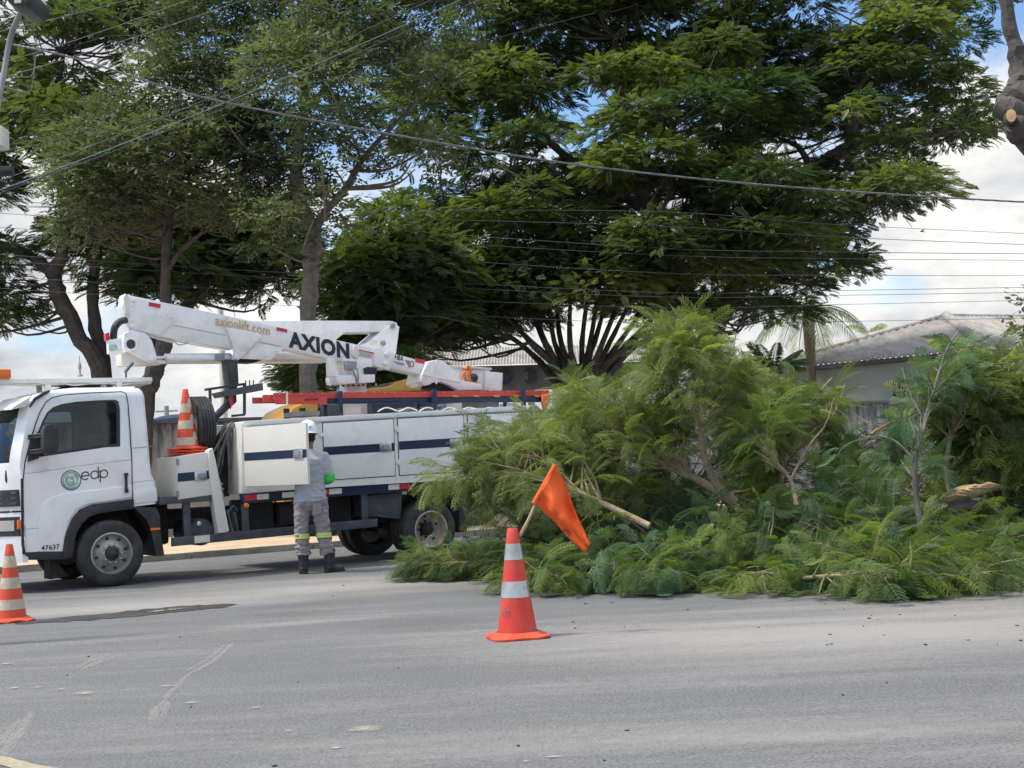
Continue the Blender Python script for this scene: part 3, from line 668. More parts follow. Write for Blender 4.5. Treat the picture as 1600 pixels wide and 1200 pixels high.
# --- lower boom (behind)
B1 = 1.25
lb = plate('lower_boom', [(392, 501), (544, 501), (612, 501.5), (620, 504), (623, 513), (622, 518), (540, 519), (520, 535), (400, 535)], B1, B1+.35, M['boomwhite'], bev=.012)
plate('boom_joint', [(596, 517), (607, 509), (623, 510), (617, 556), (556, 556), (556, 541), (575, 535)], B1-.03, B1+.38, M['boomwhite'], lb, bev=.012, vt=B1)
plate('lower_tube', [(255, 555), (508, 547), (515, 566), (260, 567)], B1-.05, B1+.25, M['boomwhite'], lb, bev=.05, vt=B1, seg=4)
b = MB()
for x, y, r in ((613, 509, .04), (598, 536.5, .035)):
    q = S(x, y, B1-.03); b.lathe([(r, -.0), (r, .03), (r*.6, .04), (.001, .04)], 18, Matrix.Translation((q[0], B1-.03, q[1])) @ Matrix.Rotation(R_(90), 4, 'X'))
b.build('pin', M['grey'], lb)
plate('data_label', [(577, 532), (587, 532), (587, 539), (577, 539)], B1-.034, B1-.03, M['refl'], lb, bev=0, vt=B1)
# --- upper boom
BV = .82
ub = plate('upper_boom', [(196, 460), (240, 469), (400, 503), (610, 550), (606, 577.5), (500, 557), (443, 543.5), (400, 535), (362, 546), (248, 525), (226, 519), (202, 516), (197, 497), (191, 478)], BV, BV+.24, M['boomwhite'], bev=.012)
plate('boom_cheek', [(196, 463), (250, 473), (264, 487), (271, 499), (268, 506), (251, 524), (224, 519), (201, 514), (197, 497)], BV-.014, BV, M['boomwhite'], ub, bev=.006, vt=BV)
plate('boom_bracket', [(352, 513), (360, 512.5), (404, 521), (407, 527), (374, 561), (368, 565), (361, 562), (364, 552), (361, 535)], BV-.03, BV-.0, M['boomwhite'], ub, bev=.008, vt=BV)
plate('boom_belly', [(372, 560), (400, 533), (446, 541), (424, 562.5), (412, 562)], BV+.004, BV+.35, M['boomwhite'], ub, bev=.006, vt=BV)
plate('boom_end_blade', [(192, 466), (195, 459), (198, 461), (202, 490), (200, 494), (195, 490)], BV-.03, BV+.22, M['cream'], ub, bev=.005, vt=BV)
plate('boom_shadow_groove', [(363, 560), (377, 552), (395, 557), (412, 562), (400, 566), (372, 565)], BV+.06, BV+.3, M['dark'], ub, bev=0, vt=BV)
kn = plate('knuckle', [(194, 522), (203, 516), (226, 521), (236, 533), (243, 556), (243, 565), (235, 568), (222, 563), (204, 552), (196, 548), (193, 535)], BV-.05, BV+.26, M['boomwhite'], bev=.012, vt=BV)
q = S(202.5, 538.5, BV); mt = Matrix.Translation((q[0], BV-.05, q[1])) @ Matrix.Rotation(R_(90), 4, 'X')
MB().lathe([(.085, -.01), (.088, .02), (.075, .03), (.062, .02), (.058, .005)], 28, mt).build('pivot_ring', M['boomwhite'], kn); MB().lathe([(.06, .004), (.001, .0045)], 24, mt).build('pivot_bore', M['chassis'], kn)
b = MB()
for x, y in ((236, 560),): 
    q = S(x, y, BV); b.lathe([(.045, 0), (.045, .03), (.03, .035), (.001, .035)], 20, Matrix.Translation((q[0], BV-.05, q[1])) @ Matrix.Rotation(R_(90), 4, 'X'))
b.build('pin', M['boomwhite'], kn)
plate('link_arm', [(190, 552), (204, 552), (243, 562), (258, 563), (258, 568), (240, 569.5), (191, 571)], BV+.02, BV+.28, M['cream'], bev=.01, vt=BV)
wb = plate('control_box', [(169, 531.5), (190, 528), (192, 549), (170, 553)], BV-.1, BV+.0, M['boomwhite'], bev=.012, vt=BV-.1)
text_mesh('AXION', 'lettering', M['teal'], S3(171, 549, BV-.104), S3(184, 546.5, BV-.104), .075, wb, bold=.01)
plate('control_lamp', [(165, 521), (171, 519), (172, 531), (166, 532)], BV-.1, BV, M['red'], bev=.01, vt=BV-.1)
MB().tube(smoothpath([S3(197, 500, BV), S3(187, 503, BV-.02), S3(179, 513, BV-.03), S3(177, 530, BV)]), .045, 10).build('hose', M['black'], TR)
cyl = MB(); cyl.tube([S3(258, 560, BV+.12), S3(360, 559, BV+.12)], .062, 18); cyl.build('hydraulic_cylinder', M['boomwhite'], TR)
MB().tube([S3(238, 560, BV+.12), S3(260, 560, BV+.12)], .032, 12).build('cylinder_rod', M['chrome'], TR)
plate('cylinder_label', [(336, 553.5), (351, 553), (351, 563), (336, 563.5)], BV+.052, BV+.057, M['grey'], bev=0, vt=BV+.05)
b = MB(); b.tube([S3(228, 522, BV+.1), S3(262, 531, BV+.1), S3(270, 533, BV+.1)], .03, 8); b.tube(smoothpath([S3(268, 530, BV+.1), S3(280, 539, BV+.1), S3(295, 535, BV+.1)]), .010, 6)
b.build('hydraulic_pipe', M['boomwhite'], TR)
# inner boom and its head
ib = plate('inner_boom', [(600, 549), (611, 551), (666, 566), (690, 572), (680, 593), (660, 586), (607, 574), (600, 572)], BV+.04, BV+.32, M['boomwhite'], bev=.01)
plate('boom_collar', [(585, 544), (612, 550), (608, 578), (583, 572)], BV-.014, BV, M['boomwhite'], ub, bev=.006, vt=BV)
b = MB()
for x, y, r in ((603.5, 554, .037), (601.5, 568, .035)):
    q = S(x, y, BV); b.lathe([(r, 0), (r, .02), (r*.6, .028), (.001, .028)], 20, Matrix.Translation((q[0], BV-.014, q[1])) @ Matrix.Rotation(R_(90), 4, 'X'))
for x, y, r in ((207, 477, .012), (206, 501, .012), (206, 509, .03), (251, 493, .01), (266, 496, .01), (208, 470, .02), (389, 551, .012), (416, 556, .011), (431, 549, .011), (370, 551, .012), (367, 557, .04), (215, 530, .01)):
    q = S(x, y, BV); b.lathe([(r, 0), (r, .022), (r*.6, .026), (.001, .026)], 14, Matrix.Translation((q[0], BV-.012, q[1])) @ Matrix.Rotation(R_(90), 4, 'X'))
b.build('pin', M['boomwhite'], ub)
hd = MB().prism(pS([(657, 596), (660, 584), (669, 565), (682, 562), (693, 563), (705, 574), (719, 594), (752, 600), (755, 609), (716, 609.5), (703, 602), (690, 597), (676, 598), (672, 601), (663, 603)], BV-.05), BV-.05, BV+.41, .014).build('boom_head', M['boomwhite'], TR)
MB().prism(pS([(676, 600), (690, 598), (705, 604), (716, 610), (690, 611), (672, 606)], BV), BV+.05, BV+.3, .0).build('head_recess', M['dark'], hd)
b = MB().prism(pS([(681.5, 562), (684, 562), (682.5, 600), (680, 600)], BV-.05), BV-.062, BV-.05); b.prism(pS([(660, 583), (720, 595), (720, 598), (660, 586)], BV-.05), BV-.060, BV-.05)
b.build('head_rib', M['boomwhite'], hd)
# lettering and marks on the boom
text_mesh('axionlift.com', 'lettering', M['gold'], S3(336.5, 507, BV-.016), S3(422, 524, BV-.016), .125, ub, bold=.012, plane=(0.02, 0, 1))
text_mesh('AXION', 'lettering', M['ink'], S3(451, 541, BV-.004), S3(546.5, 560.5, BV-.004), .21, ub, bold=.05, plane=(0, 0, 1), spacing=1.08)
def mark(pts, m, v=BV-.004, par=ub, name='reflector'): return plate(name, pts, v-.003, v+.003, m, par, bev=0, vt=v)
mark([(232.5, 472), (251, 475.5), (250.5, 481.5), (232, 478)], M['red'], BV-.016); mark([(432.5, 511), (449, 514.5), (448.5, 519.5), (432, 516)], M['red'])
mark([(649, 559.5), (664, 562.5), (663, 568.5), (649, 565.5)], M['red'], BV+.036, ib)
plate('warning_label', [(561, 546), (584, 551), (583, 561), (560, 556)], BV-.006, BV+.002, M['refl'], ub, bev=0, vt=BV); mark([(561, 546), (584, 551), (584, 553), (561, 548)], M['red'], BV-.006, ub, 'warning_strip')
b = MB()
for k in range(4): b.prism(pS([(562, 550+k*1.7), (581, 554+k*1.7), (581, 554.5+k*1.7), (562, 550.5+k*1.7)], BV), BV-.009, BV-.006)
b.build('label_print', M['grey'], ub)
plate('cleat', [(551, 541), (556, 541), (559, 558), (555, 561), (549, 556)], BV-.04, BV, M['cream'], ub, bev=.01, vt=BV)
text_mesh('HBA', 'lettering', M['ink'], S3(617, 561, BV+.034), S3(630, 564.5, BV+.034), .075, ib, bold=.015, plane=(.15, 0, 1))
b = MB(); b.prism(pS([(615, 564.5), (631, 568), (631, 569), (615, 565.5)], BV+.04), BV+.034, BV+.038); b.prism(pS([(619, 568), (632, 570.5), (632, 571), (619, 568.6)], BV+.04), BV+.034, BV+.038); b.build('lettering_line', M['ink'], ib)
mark([(633, 562), (643, 564.5), (640, 576)], M['grey'], BV+.036, ib, 'warning_triangle'); 
q = S(644, 568.5, BV+.03); MB().ribbon([(q[0]+.03*math.cos(a), q[1]+.04*math.sin(a)) for a in [2*math.pi*k/12 for k in range(12)]], .014, True).build('round_mark', M['red'], ib, loc=(0, BV+.034, 0))
# slotted relief lines along the boom
b = MB()
for p0, p1 in (((272, 508), (353, 524)), ((407, 535), (440, 541))): b.tube([S3(*p0, BV-.001), S3(*p1, BV-.001)], .004, 5)
b.build('boom_crease', M['grey'], ub)
# basket
bk = MB().prism(pS([(700, 573), (764, 577), (757, 610), (703, 611)], 1.0), .95, 1.55, .02).build('aerial_basket', M['boomwhite'], TR)
MB().prism(pS([(698, 570.5), (767, 575), (767, 578), (698, 573.5)], .95), .92, 1.58, .006).build('basket_rim', M['cream'], bk)
b2 = plate('basket_box', [(759, 580), (786, 582.5), (785, 610), (758, 610)], .9, 1.3, M['boomwhite'], bk, bev=.015, vt=.9)
plate('basket_clip', [(763, 607), (775, 607), (775, 611), (763, 611)], .88, .9, M['cream'], bk, bev=0, vt=.9)
# cab lettering
text_mesh('47637', 'lettering', M['ink'], S3(64.5, 860, V0-.020), S3(93.5, 857.5, V0-.020), .055, TR, bold=.02, spacing=1.05)
text_mesh('11.180', 'badge', M['chrome'], S3(53, 737, V0-.006), S3(75, 734.3, V0-.006), .035, TR, bold=.03)
def stroke_logo(px, py, w_px, par, v, m, scale_z=1., wd=.018, ang=None):
    "the letters e, d, p drawn as thin round strokes"
    a = S3(px, py, v); c = S3(px+w_px, py-(w_px*.085 if ang is None else ang*w_px), v); X = (c-a); L0 = X.length; b = MB()
    D = L0/3.45; r = D/2
    def arc(cx, cz, r0, a0, a1, n=26): return [(cx+r0*math.cos(a0+(a1-a0)*k/n), cz+r0*math.sin(a0+(a1-a0)*k/n)) for k in range(n+1)]
    W_ = wd
    b.ribbon(arc(r, r, r, 0, 2*math.pi-.75), W_); b.ribbon([(0, r), (2*r, r)], W_)
    x = D*1.22; b.ribbon(arc(x+r, r, r, 0, 2*math.pi)[:-1], W_, True); b.ribbon([(x+2*r, 0), (x+2*r, D*1.55)], W_)
    x = D*2.44; b.ribbon(arc(x+r, r, r, 0, 2*math.pi)[:-1], W_, True); b.ribbon([(x, D), (x, -D*.55)], W_)
    return b, a, X, L0
def place_logo(b, a, X, par, m, name='lettering'):
    ang = math.atan2(X.z, X.x)
    for vv in b.bm.verts:
        x, z = vv.co.x, vv.co.z; vv.co = Vector((a.x+x*math.cos(ang), a.y, a.z+z+x*math.sin(ang)))
    return b.build(name, m, par)
b, a, X, _ = stroke_logo(127.5, 750, 41, TR, V0-.003, M['ink'], wd=.013, ang=.11); place_logo(b, a, X, TR, M['ink'])
q = S(111, 750.5, V0-.003); em = MB()
em.ribbon([(q[0]+.112*math.cos(t), q[1]+.112*math.sin(t)) for t in [2*math.pi*k/40 for k in range(40)]], .009, True)
emo = em.build('emblem', M['ink'], TR, loc=(0, V0-.004, 0))
em = MB()
for r0, w_, a0, a1, off in ((.090, .012, .3, 5.2, (0, 0)), (.068, .012, 2.2, 7.4, (.006, .003)), (.048, .012, .8, 5.9, (-.004, -.006)), (.027, .012, 3.0, 8.2, (0, -.004)), (.100, .007, 3.6, 6.0, (-.002, 0))):
    em.ribbon([(q[0]+off[0]+r0*math.cos(a0+(a1-a0)*k/28), q[1]+off[1]+r0*math.sin(a0+(a1-a0)*k/28)) for k in range(29)], w_)
for i_, v_ in enumerate(em.bm.verts): v_.co.y -= .0002*(i_//58)
em.build('emblem_swirl', M['teal'], emo, loc=(0, 0, 0)).location = (0, V0-.006, 0)
children_fix = [o for o in emo.children]
for o in children_fix: o.location = (0, -.002, 0)

# ================================================================ SETTING
def local_mat_links(m): return m.node_tree, m.node_tree.links.new
def asphalt():
    m = bpy.data.materials.new('asphalt'); m.use_nodes = True; nt, L = local_mat_links(m); b = nt.nodes['Principled BSDF']; b.inputs['Roughness'].default_value = .82; b.inputs['Specular IOR Level'].default_value = .3
    tc = nd(nt, 'ShaderNodeTexCoord'); P = tc.outputs['Object']
    big = nd(nt, 'ShaderNodeTexNoise', Scale=.35, Detail=5.0, Roughness=.6); L(P, big.inputs['Vector'])
    st = nd(nt, 'ShaderNodeMapping'); st.inputs['Scale'].default_value = (.25, 1.6, 1); st.inputs['Rotation'].default_value = (0, 0, R_(-14)); L(P, st.inputs['Vector'])
    lane = nd(nt, 'ShaderNodeTexNoise', Scale=1.3, Detail=7.0, Roughness=.65); L(st.outputs[0], lane.inputs['Vector'])
    fine = nd(nt, 'ShaderNodeTexNoise', Scale=65.0, Detail=4.0, Roughness=.7); L(P, fine.inputs['Vector'])
    sp = nd(nt, 'ShaderNodeTexVoronoi', Scale=55.0); L(P, sp.inputs['Vector'])
    r = nd(nt, 'ShaderNodeValToRGB'); r.color_ramp.elements[0].position = .3; r.color_ramp.elements[1].position = .72
    r.color_ramp.elements[0].color = (.112, .1135, .119, 1); r.color_ramp.elements[1].color = (.166, .1675, .172, 1)
    mx = nd(nt, 'ShaderNodeMixRGB'); mx.inputs[0].default_value = .5; L(big.outputs['Fac'], mx.inputs[1]); L(lane.outputs['Fac'], mx.inputs[2]); L(mx.outputs[0], r.inputs[0])
    # pale aggregate showing through
    rr = nd(nt, 'ShaderNodeValToRGB'); rr.color_ramp.elements[0].position = .35; rr.color_ramp.elements[1].position = .75; rr.color_ramp.elements[0].color = (.48, .48, .48, 1); rr.color_ramp.elements[1].color = (1.68, 1.68, 1.64, 1)
    L(fine.outputs['Fac'], rr.inputs[0]); m2 = nd(nt, 'ShaderNodeMixRGB', blend_type='MULTIPLY'); m2.inputs[0].default_value = 1; L(r.outputs[0], m2.inputs[1]); L(rr.outputs[0], m2.inputs[2]); cur = m2.outputs[0]
    # sand drifted into shallow places
    tot = None
    sn = nd(nt, 'ShaderNodeTexNoise', Scale=1.1, Detail=9.0, Roughness=.72); L(st.outputs[0], sn.inputs['Vector'])
    sf = nd(nt, 'ShaderNodeTexNoise', Scale=14.0, Detail=6.0, Roughness=.75); L(P, sf.inputs['Vector'])
    for (px, py, rx, ry, rot, am) in ((1400, 985, 3.0, 1.3, -3, 1.), (1150, 975, 2.4, .5, 0, .7), (230, 945, 2.6, .9, 12, .9), (560, 915, 3.5, 1.3, 14, .8), (780, 905, 2.2, 1.0, 0, .8), (330, 985, 1.6, .25, 20, .5), (1060, 1150, 2.2, .35, -8, .5), (1650, 960, 3, 1.5, 0, .8)):
        c = G(px, py); a = nd(nt, 'ShaderNodeMapping', vector_type='TEXTURE'); a.inputs['Location'].default_value = c; a.inputs['Rotation'].default_value = (0, 0, R_(rot)); a.inputs['Scale'].default_value = (rx, ry, 1)
        L(P, a.inputs['Vector']); ln = nd(nt, 'ShaderNodeVectorMath', operation='LENGTH'); L(a.outputs[0], ln.inputs[0])
        mr = nd(nt, 'ShaderNodeMapRange'); mr.inputs['From Min'].default_value = 1.25; mr.inputs['From Max'].default_value = .1; mr.inputs['To Max'].default_value = am; L(ln.outputs['Value'], mr.inputs['Value'])
        if tot is None: tot = mr.outputs[0]
        else:
            mm = nd(nt, 'ShaderNodeMath', operation='MAXIMUM'); L(tot, mm.inputs[0]); L(mr.outputs[0], mm.inputs[1]); tot = mm.outputs[0]
    ad = nd(nt, 'ShaderNodeMath', operation='MULTIPLY_ADD'); L(sn.outputs['Fac'], ad.inputs[0]); ad.inputs[1].default_value = 1.5; ad.inputs[2].default_value = -.85
    a2 = nd(nt, 'ShaderNodeMath', operation='MULTIPLY_ADD'); L(sf.outputs['Fac'], a2.inputs[0]); a2.inputs[1].default_value = .9; L(ad.outputs[0], a2.inputs[2])
    a3 = nd(nt, 'ShaderNodeMath', operation='MULTIPLY_ADD'); L(tot, a3.inputs[0]); a3.inputs[1].default_value = .75; L(a2.outputs[0], a3.inputs[2])
    mr = nd(nt, 'ShaderNodeMapRange'); mr.inputs['From Min'].default_value = .32; mr.inputs['From Max'].default_value = 1.05; mr.inputs['To Max'].default_value = .62; L(a3.outputs[0], mr.inputs['Value'])
    m3 = nd(nt, 'ShaderNodeMixRGB'); L(mr.outputs[0], m3.inputs[0]); L(cur, m3.inputs[1]); m3.inputs[2].default_value = (.34, .31, .275, 1); L(m3.outputs[0], b.inputs['Base Color'])
    bp = nd(nt, 'ShaderNodeBump'); bp.inputs['Strength'].default_value = .55; bp.inputs['Distance'].default_value = .012; L(fine.outputs['Fac'], bp.inputs['Height']); L(bp.outputs[0], b.inputs['Normal'])
    return m
M['asphalt'] = asphalt()
M['sand'] = mat('sandy_soil', (.52, .39, .26), .95, var=.18, scale=1.2, bump=.8, bscale=9, dirt=(.30, .22, .15), dscale=1.6, damt=.6)
M['kerb'] = mat('kerb_concrete', (.24, .22, .18), .9, var=.3, scale=3, bump=.6, bscale=12, dirt=(.10, .09, .07), dscale=2, damt=.7)
M['earth'] = mat('far_ground', (.22, .20, .13), .95, var=.3, scale=.4)
def wallmat():
    m = mat('stained_wall', (.46, .44, .40), .9, var=.15, scale=1.5, bump=.3, bscale=20); nt, L = local_mat_links(m); b = nt.nodes['Principled BSDF']; src = b.inputs['Base Color'].links[0].from_socket
    tc = nd(nt, 'ShaderNodeTexCoord'); mp = nd(nt, 'ShaderNodeMapping'); mp.inputs['Scale'].default_value = (3.2, 3.2, .5); n = nd(nt, 'ShaderNodeTexNoise', Scale=1.6, Detail=7.0, Roughness=.65)
    L(tc.outputs['Object'], mp.inputs[0]); L(mp.outputs[0], n.inputs['Vector']); sep = nd(nt, 'ShaderNodeSeparateXYZ'); L(tc.outputs['Object'], sep.inputs[0])
    mr = nd(nt, 'ShaderNodeMapRange'); mr.inputs['From Min'].default_value = .9; mr.inputs['From Max'].default_value = 2.4; mr.inputs['To Min'].default_value = -.16; mr.inputs['To Max'].default_value = .17; L(sep.outputs['Z'], mr.inputs['Value'])
    a = nd(nt, 'ShaderNodeMath', operation='ADD'); L(n.outputs['Fac'], a.inputs[0]); L(mr.outputs[0], a.inputs[1]); r = nd(nt, 'ShaderNodeValToRGB'); r.color_ramp.elements[0].position = .48; r.color_ramp.elements[1].position = .68; L(a.outputs[0], r.inputs[0])
    x = nd(nt, 'ShaderNodeMixRGB'); L(r.outputs[0], x.inputs[0]); L(src, x.inputs[1]); x.inputs[2].default_value = (.085, .08, .085, 1); L(x.outputs[0], b.inputs['Base Color'])
    return m
M['wall'] = wallmat()
M['roof'] = mat('fibre_cement_roof', (.34, .315, .295), .9, var=.22, scale=2, dirt=(.07, .06, .055), dscale=1.1, damt=.65, stretch=(2.2, .7, 1))
M['housewall'] = mat('pale_green_wall', (.60, .65, .60), .9, var=.10, scale=1)
M['fascia'] = mat('grey_fascia', (.16, .15, .15), .8, var=.1)
def sheet(name, pts, z, m, **k):
    b = MB(); b.bm.faces.new([b.bm.verts.new((p[0], p[1], z)) for p in pts]); return tag(b.build(name, m), **k)
sheet('ground', [(-900, -60), (900, -60), (900, 1500), (-900, 1500)], -.012, M['earth'], kind='structure')
kd = (G(400, 865)-G(27, 895)).normalized(); kd = Vector((T_U.x, T_U.y, 0)).normalized(); k0 = G(300, 873); kn_ = Vector((-kd.y, kd.x, 0))
def K(s, o, z=0): p = k0+kd*s+kn_*o; return Vector((p.x, p.y, z))
sheet('road', [K(-60, 0), (K(-60, 0)+Vector((0, -60, 0))), (120, -50, 0), K(150, -40), K(150, 0)], 0, M['asphalt'], kind='structure')
b = MB()
rgk = random.Random(3)
for i in range(45):
    s = -30+i*1.0; w = .13+.01*rgk.random(); h = .09+.012*rgk.random()
    q = [K(s+.006, -.0, 0), K(s+.994, .0, 0), K(s+.994, w, 0), K(s+.006, w, 0)]
    vs_ = [b.bm.verts.new((p.x, p.y, -.01)) for p in q]+[b.bm.verts.new((p.x+rgk.gauss(0, .004), p.y+rgk.gauss(0, .004), h)) for p in q]
    b.bm.faces.new(vs_[4:]); 
    for j in range(4): b.bm.faces.new((vs_[j], vs_[(j+1) % 4], vs_[4+(j+1) % 4], vs_[4+j]))
tag(b.build('kerb', M['kerb'], smooth=False), kind='structure')
# sandy verge with real lumps
b = MB(); nx, ny = 150, 26; grid = []
for i in range(nx):
    row = []
    for j in range(ny):
        s = -32+i*.5; o = .13+j*.38; p = K(s, o); h = .08+.06*min(1, o)+.06*mnoise.noise(Vector((s*.5, o*.6, 1.3)))+.03*mnoise.noise(Vector((s*2, o*2, 4)))
        row.append(b.bm.verts.new((p.x, p.y, h if j else .07)))
    grid.append(row)
for i in range(nx-1):
    for j in range(ny-1): b.bm.faces.new((grid[i][j], grid[i+1][j], grid[i+1][j+1], grid[i][j+1]))
tag(b.build('verge', M['sand']), kind='structure')

# broken asphalt edge with the wet dark gutter
def strip(name, pts_px, wid, z, m, jit=.02, k=6, seed=1, **kw):
    rg = random.Random(seed); c = smoothpath([G(*p) for p in pts_px], k); b = MB(); Lr, Rr = [], []; n = len(c)
    for i, p in enumerate(c):
        t = (c[min(i+1, n-1)]-c[max(i-1, 0)]).normalized(); q = Vector((-t.y, t.x, 0)); w = (wid[0]+(wid[1]-wid[0])*math.sin(math.pi*i/(n-1))**.6)
        Lr.append(b.bm.verts.new(p+q*(w/2+rg.gauss(0, jit))+Vector((0, 0, z)))); Rr.append(b.bm.verts.new(p-q*(w/2+rg.gauss(0, jit))+Vector((0, 0, z))))
    for i in range(n-1): b.bm.faces.new((Rr[i], Rr[i+1], Lr[i+1], Lr[i]))
    return tag(b.build(name, m), **kw)
M['tar'] = mat('wet_dark_gutter', (.022, .021, .02), .5, var=.4, scale=4, dirt=(.12, .105, .09), dscale=3, damt=.7)
M['dust'] = mat('pale_dust', (.36, .34, .31), .95, var=.2, scale=9)
M['paint'] = mat('worn_yellow_paint', (.30, .26, .17), .85, var=.25, scale=20, dirt=(.2, .2, .2), dscale=30, damt=.8)
strip('gutter', [(24, 975), (90, 969), (170, 963), (240, 956), (290, 951), (330, 948), (362, 944)], (.05, .60), .004, M['tar'], .035, seed=4, kind='structure')
strip('gutter_silt', [(232, 957.5), (245, 956), (258, 954.5)], (.04, .10), .009, M['kerb'], .02, seed=6, kind='structure'); strip('gutter_silt', [(262, 954), (272, 953), (285, 952)], (.03, .08), .009, M['kerb'], .02, seed=7, kind='structure')
def dustmat():
    m = bpy.data.materials.new('tyre_dust'); m.use_nodes = True; nt, L = local_mat_links(m); b = nt.nodes['Principled BSDF']; b.inputs['Base Color'].default_value = (.42, .385, .34, 1); b.inputs['Roughness'].default_value = .95
    tc = nd(nt, 'ShaderNodeTexCoord'); n = nd(nt, 'ShaderNodeTexNoise', Scale=45.0, Detail=7.0, Roughness=.75); L(tc.outputs['Object'], n.inputs['Vector'])
    mr = nd(nt, 'ShaderNodeMapRange'); mr.inputs['From Min'].default_value = .38; mr.inputs['From Max'].default_value = .70; mr.inputs['To Max'].default_value = .5; L(n.outputs['Fac'], mr.inputs['Value']); L(mr.outputs[0], b.inputs['Alpha']); return m
M['tyredust'] = dustmat()

def blotmat():
    m = bpy.data.materials.new('spilt_sand'); m.use_nodes = True; nt, L = local_mat_links(m); b = nt.nodes['Principled BSDF']; b.inputs['Base Color'].default_value = (.40, .37, .31, 1); b.inputs['Roughness'].default_value = .95
    tc = nd(nt, 'ShaderNodeTexCoord'); s = nd(nt, 'ShaderNodeVectorMath', operation='SUBTRACT'); s.inputs[1].default_value = (.5, .5, .5); L(tc.outputs['Generated'], s.inputs[0]); sp = nd(nt, 'ShaderNodeMapping'); sp.inputs['Scale'].default_value = (1, 1, 0); L(s.outputs[0], sp.inputs[0])
    ln = nd(nt, 'ShaderNodeVectorMath', operation='LENGTH'); L(sp.outputs[0], ln.inputs[0]); n = nd(nt, 'ShaderNodeTexNoise', Scale=16.0, Detail=8.0, Roughness=.75); L(tc.outputs['Object'], n.inputs['Vector'])
    a = nd(nt, 'ShaderNodeMath', operation='MULTIPLY_ADD'); L(n.outputs['Fac'], a.inputs[0]); a.inputs[1].default_value = -.9; L(ln.outputs['Value'], a.inputs[2]); mr = nd(nt, 'ShaderNodeMapRange'); mr.inputs['From Min'].default_value = .0; mr.inputs['From Max'].default_value = -.45; mr.inputs['To Max'].default_value = .7; L(a.outputs[0], mr.inputs['Value']); L(mr.outputs[0], b.inputs['Alpha']); return m
M['sandblot'] = blotmat()
sk = [[(118, 1046), (140, 1034), (178, 1022)], [(128, 1047), (155, 1033), (185, 1024)], [(138, 1043), (165, 1033), (192, 1024)], [(290, 1050), (325, 1030), (352, 1008)], [(300, 1052), (333, 1032), (360, 1008)], [(312, 1048), (342, 1028), (364, 1006)],
      [(236, 1126), (239, 1114), (244, 1104)], [(242, 1124), (246, 1112), (250, 1104)], [(254, 1122), (258, 1110), (262, 1096)], [(0, 1180), (22, 1150), (50, 1112)], [(8, 1182), (30, 1150), (54, 1115)], [(-8, 1172), (10, 1148), (30, 1125)], [(248, 1104), (275, 1075), (300, 1050)],
      [(0, 1017), (40, 1008), (80, 1000)], [(880, 1000), (905, 997), (930, 991)], [(700, 995), (730, 990), (760, 985)]]
for i, s in enumerate(sk): strip('tyre_mark', s, (.015, .035), .004, M['tyredust'], .004, seed=20+i, kind='structure')
def blot(px, py, rx, ry, m, name='sand_patch', seed=0):
    rg = random.Random(seed); c = G(px, py); ex = G(px+rx, py)-c; ey = G(px, py+ry)-c; b = MB(); n = 26
    b.bm.faces.new([b.bm.verts.new(c+(ex*math.cos(2*math.pi*k/n)+ey*math.sin(2*math.pi*k/n))*(.75+.35*rg.random())+Vector((0, 0, .006))) for k in range(n)])
    return tag(b.build(name, m), kind='structure')
for i, (x, y, rx, ry) in enumerate([(570, 1140, 34, 6), (525, 1170, 12, 2.5), (133, 1084, 20, 3), (22, 1076, 10, 2), (60, 1075, 9, 1.6), (95, 1078, 10, 1.6), (298, 1099, 16, 2), (402, 1107, 12, 2), (452, 1143, 9, 1.6), (262, 1073, 20, 1.5), (10, 1038, 12, 1.5), (332, 1158, 5, 1.5), (822, 1191, 9, 2), (865, 1184, 20, 1.8)]): blot(x, y, rx, ry, M['sandblot'], seed=i)
strip('yellow_line', [(-70, 1172), (-20, 1184), (40, 1198), (110, 1212)], (.10, .10), .004, M['paint'], .006, seed=2, kind='structure')
b = MB(); rg = random.Random(9)
for i in range(45):
    px, py = rg.uniform(0, 1600), 915+285*rg.random()**1.6
    if rg.random() < .5: px, py = rg.uniform(830, 1600), rg.uniform(935, 1010)
    c = G(px, py); a = rg.random()*6.3; l, w = rg.uniform(.004, .014), rg.uniform(.002, .006)
    b.box((-l, -w, .002), (l, w, .005+.003*rg.random()), 0, Matrix.Translation(c) @ Matrix.Rotation(a, 4, 'Z'))
tag(b.build('litter', M['dark']), kind='stuff', label='dark twigs and leaf scraps scattered over the road', cat='leaf litter')

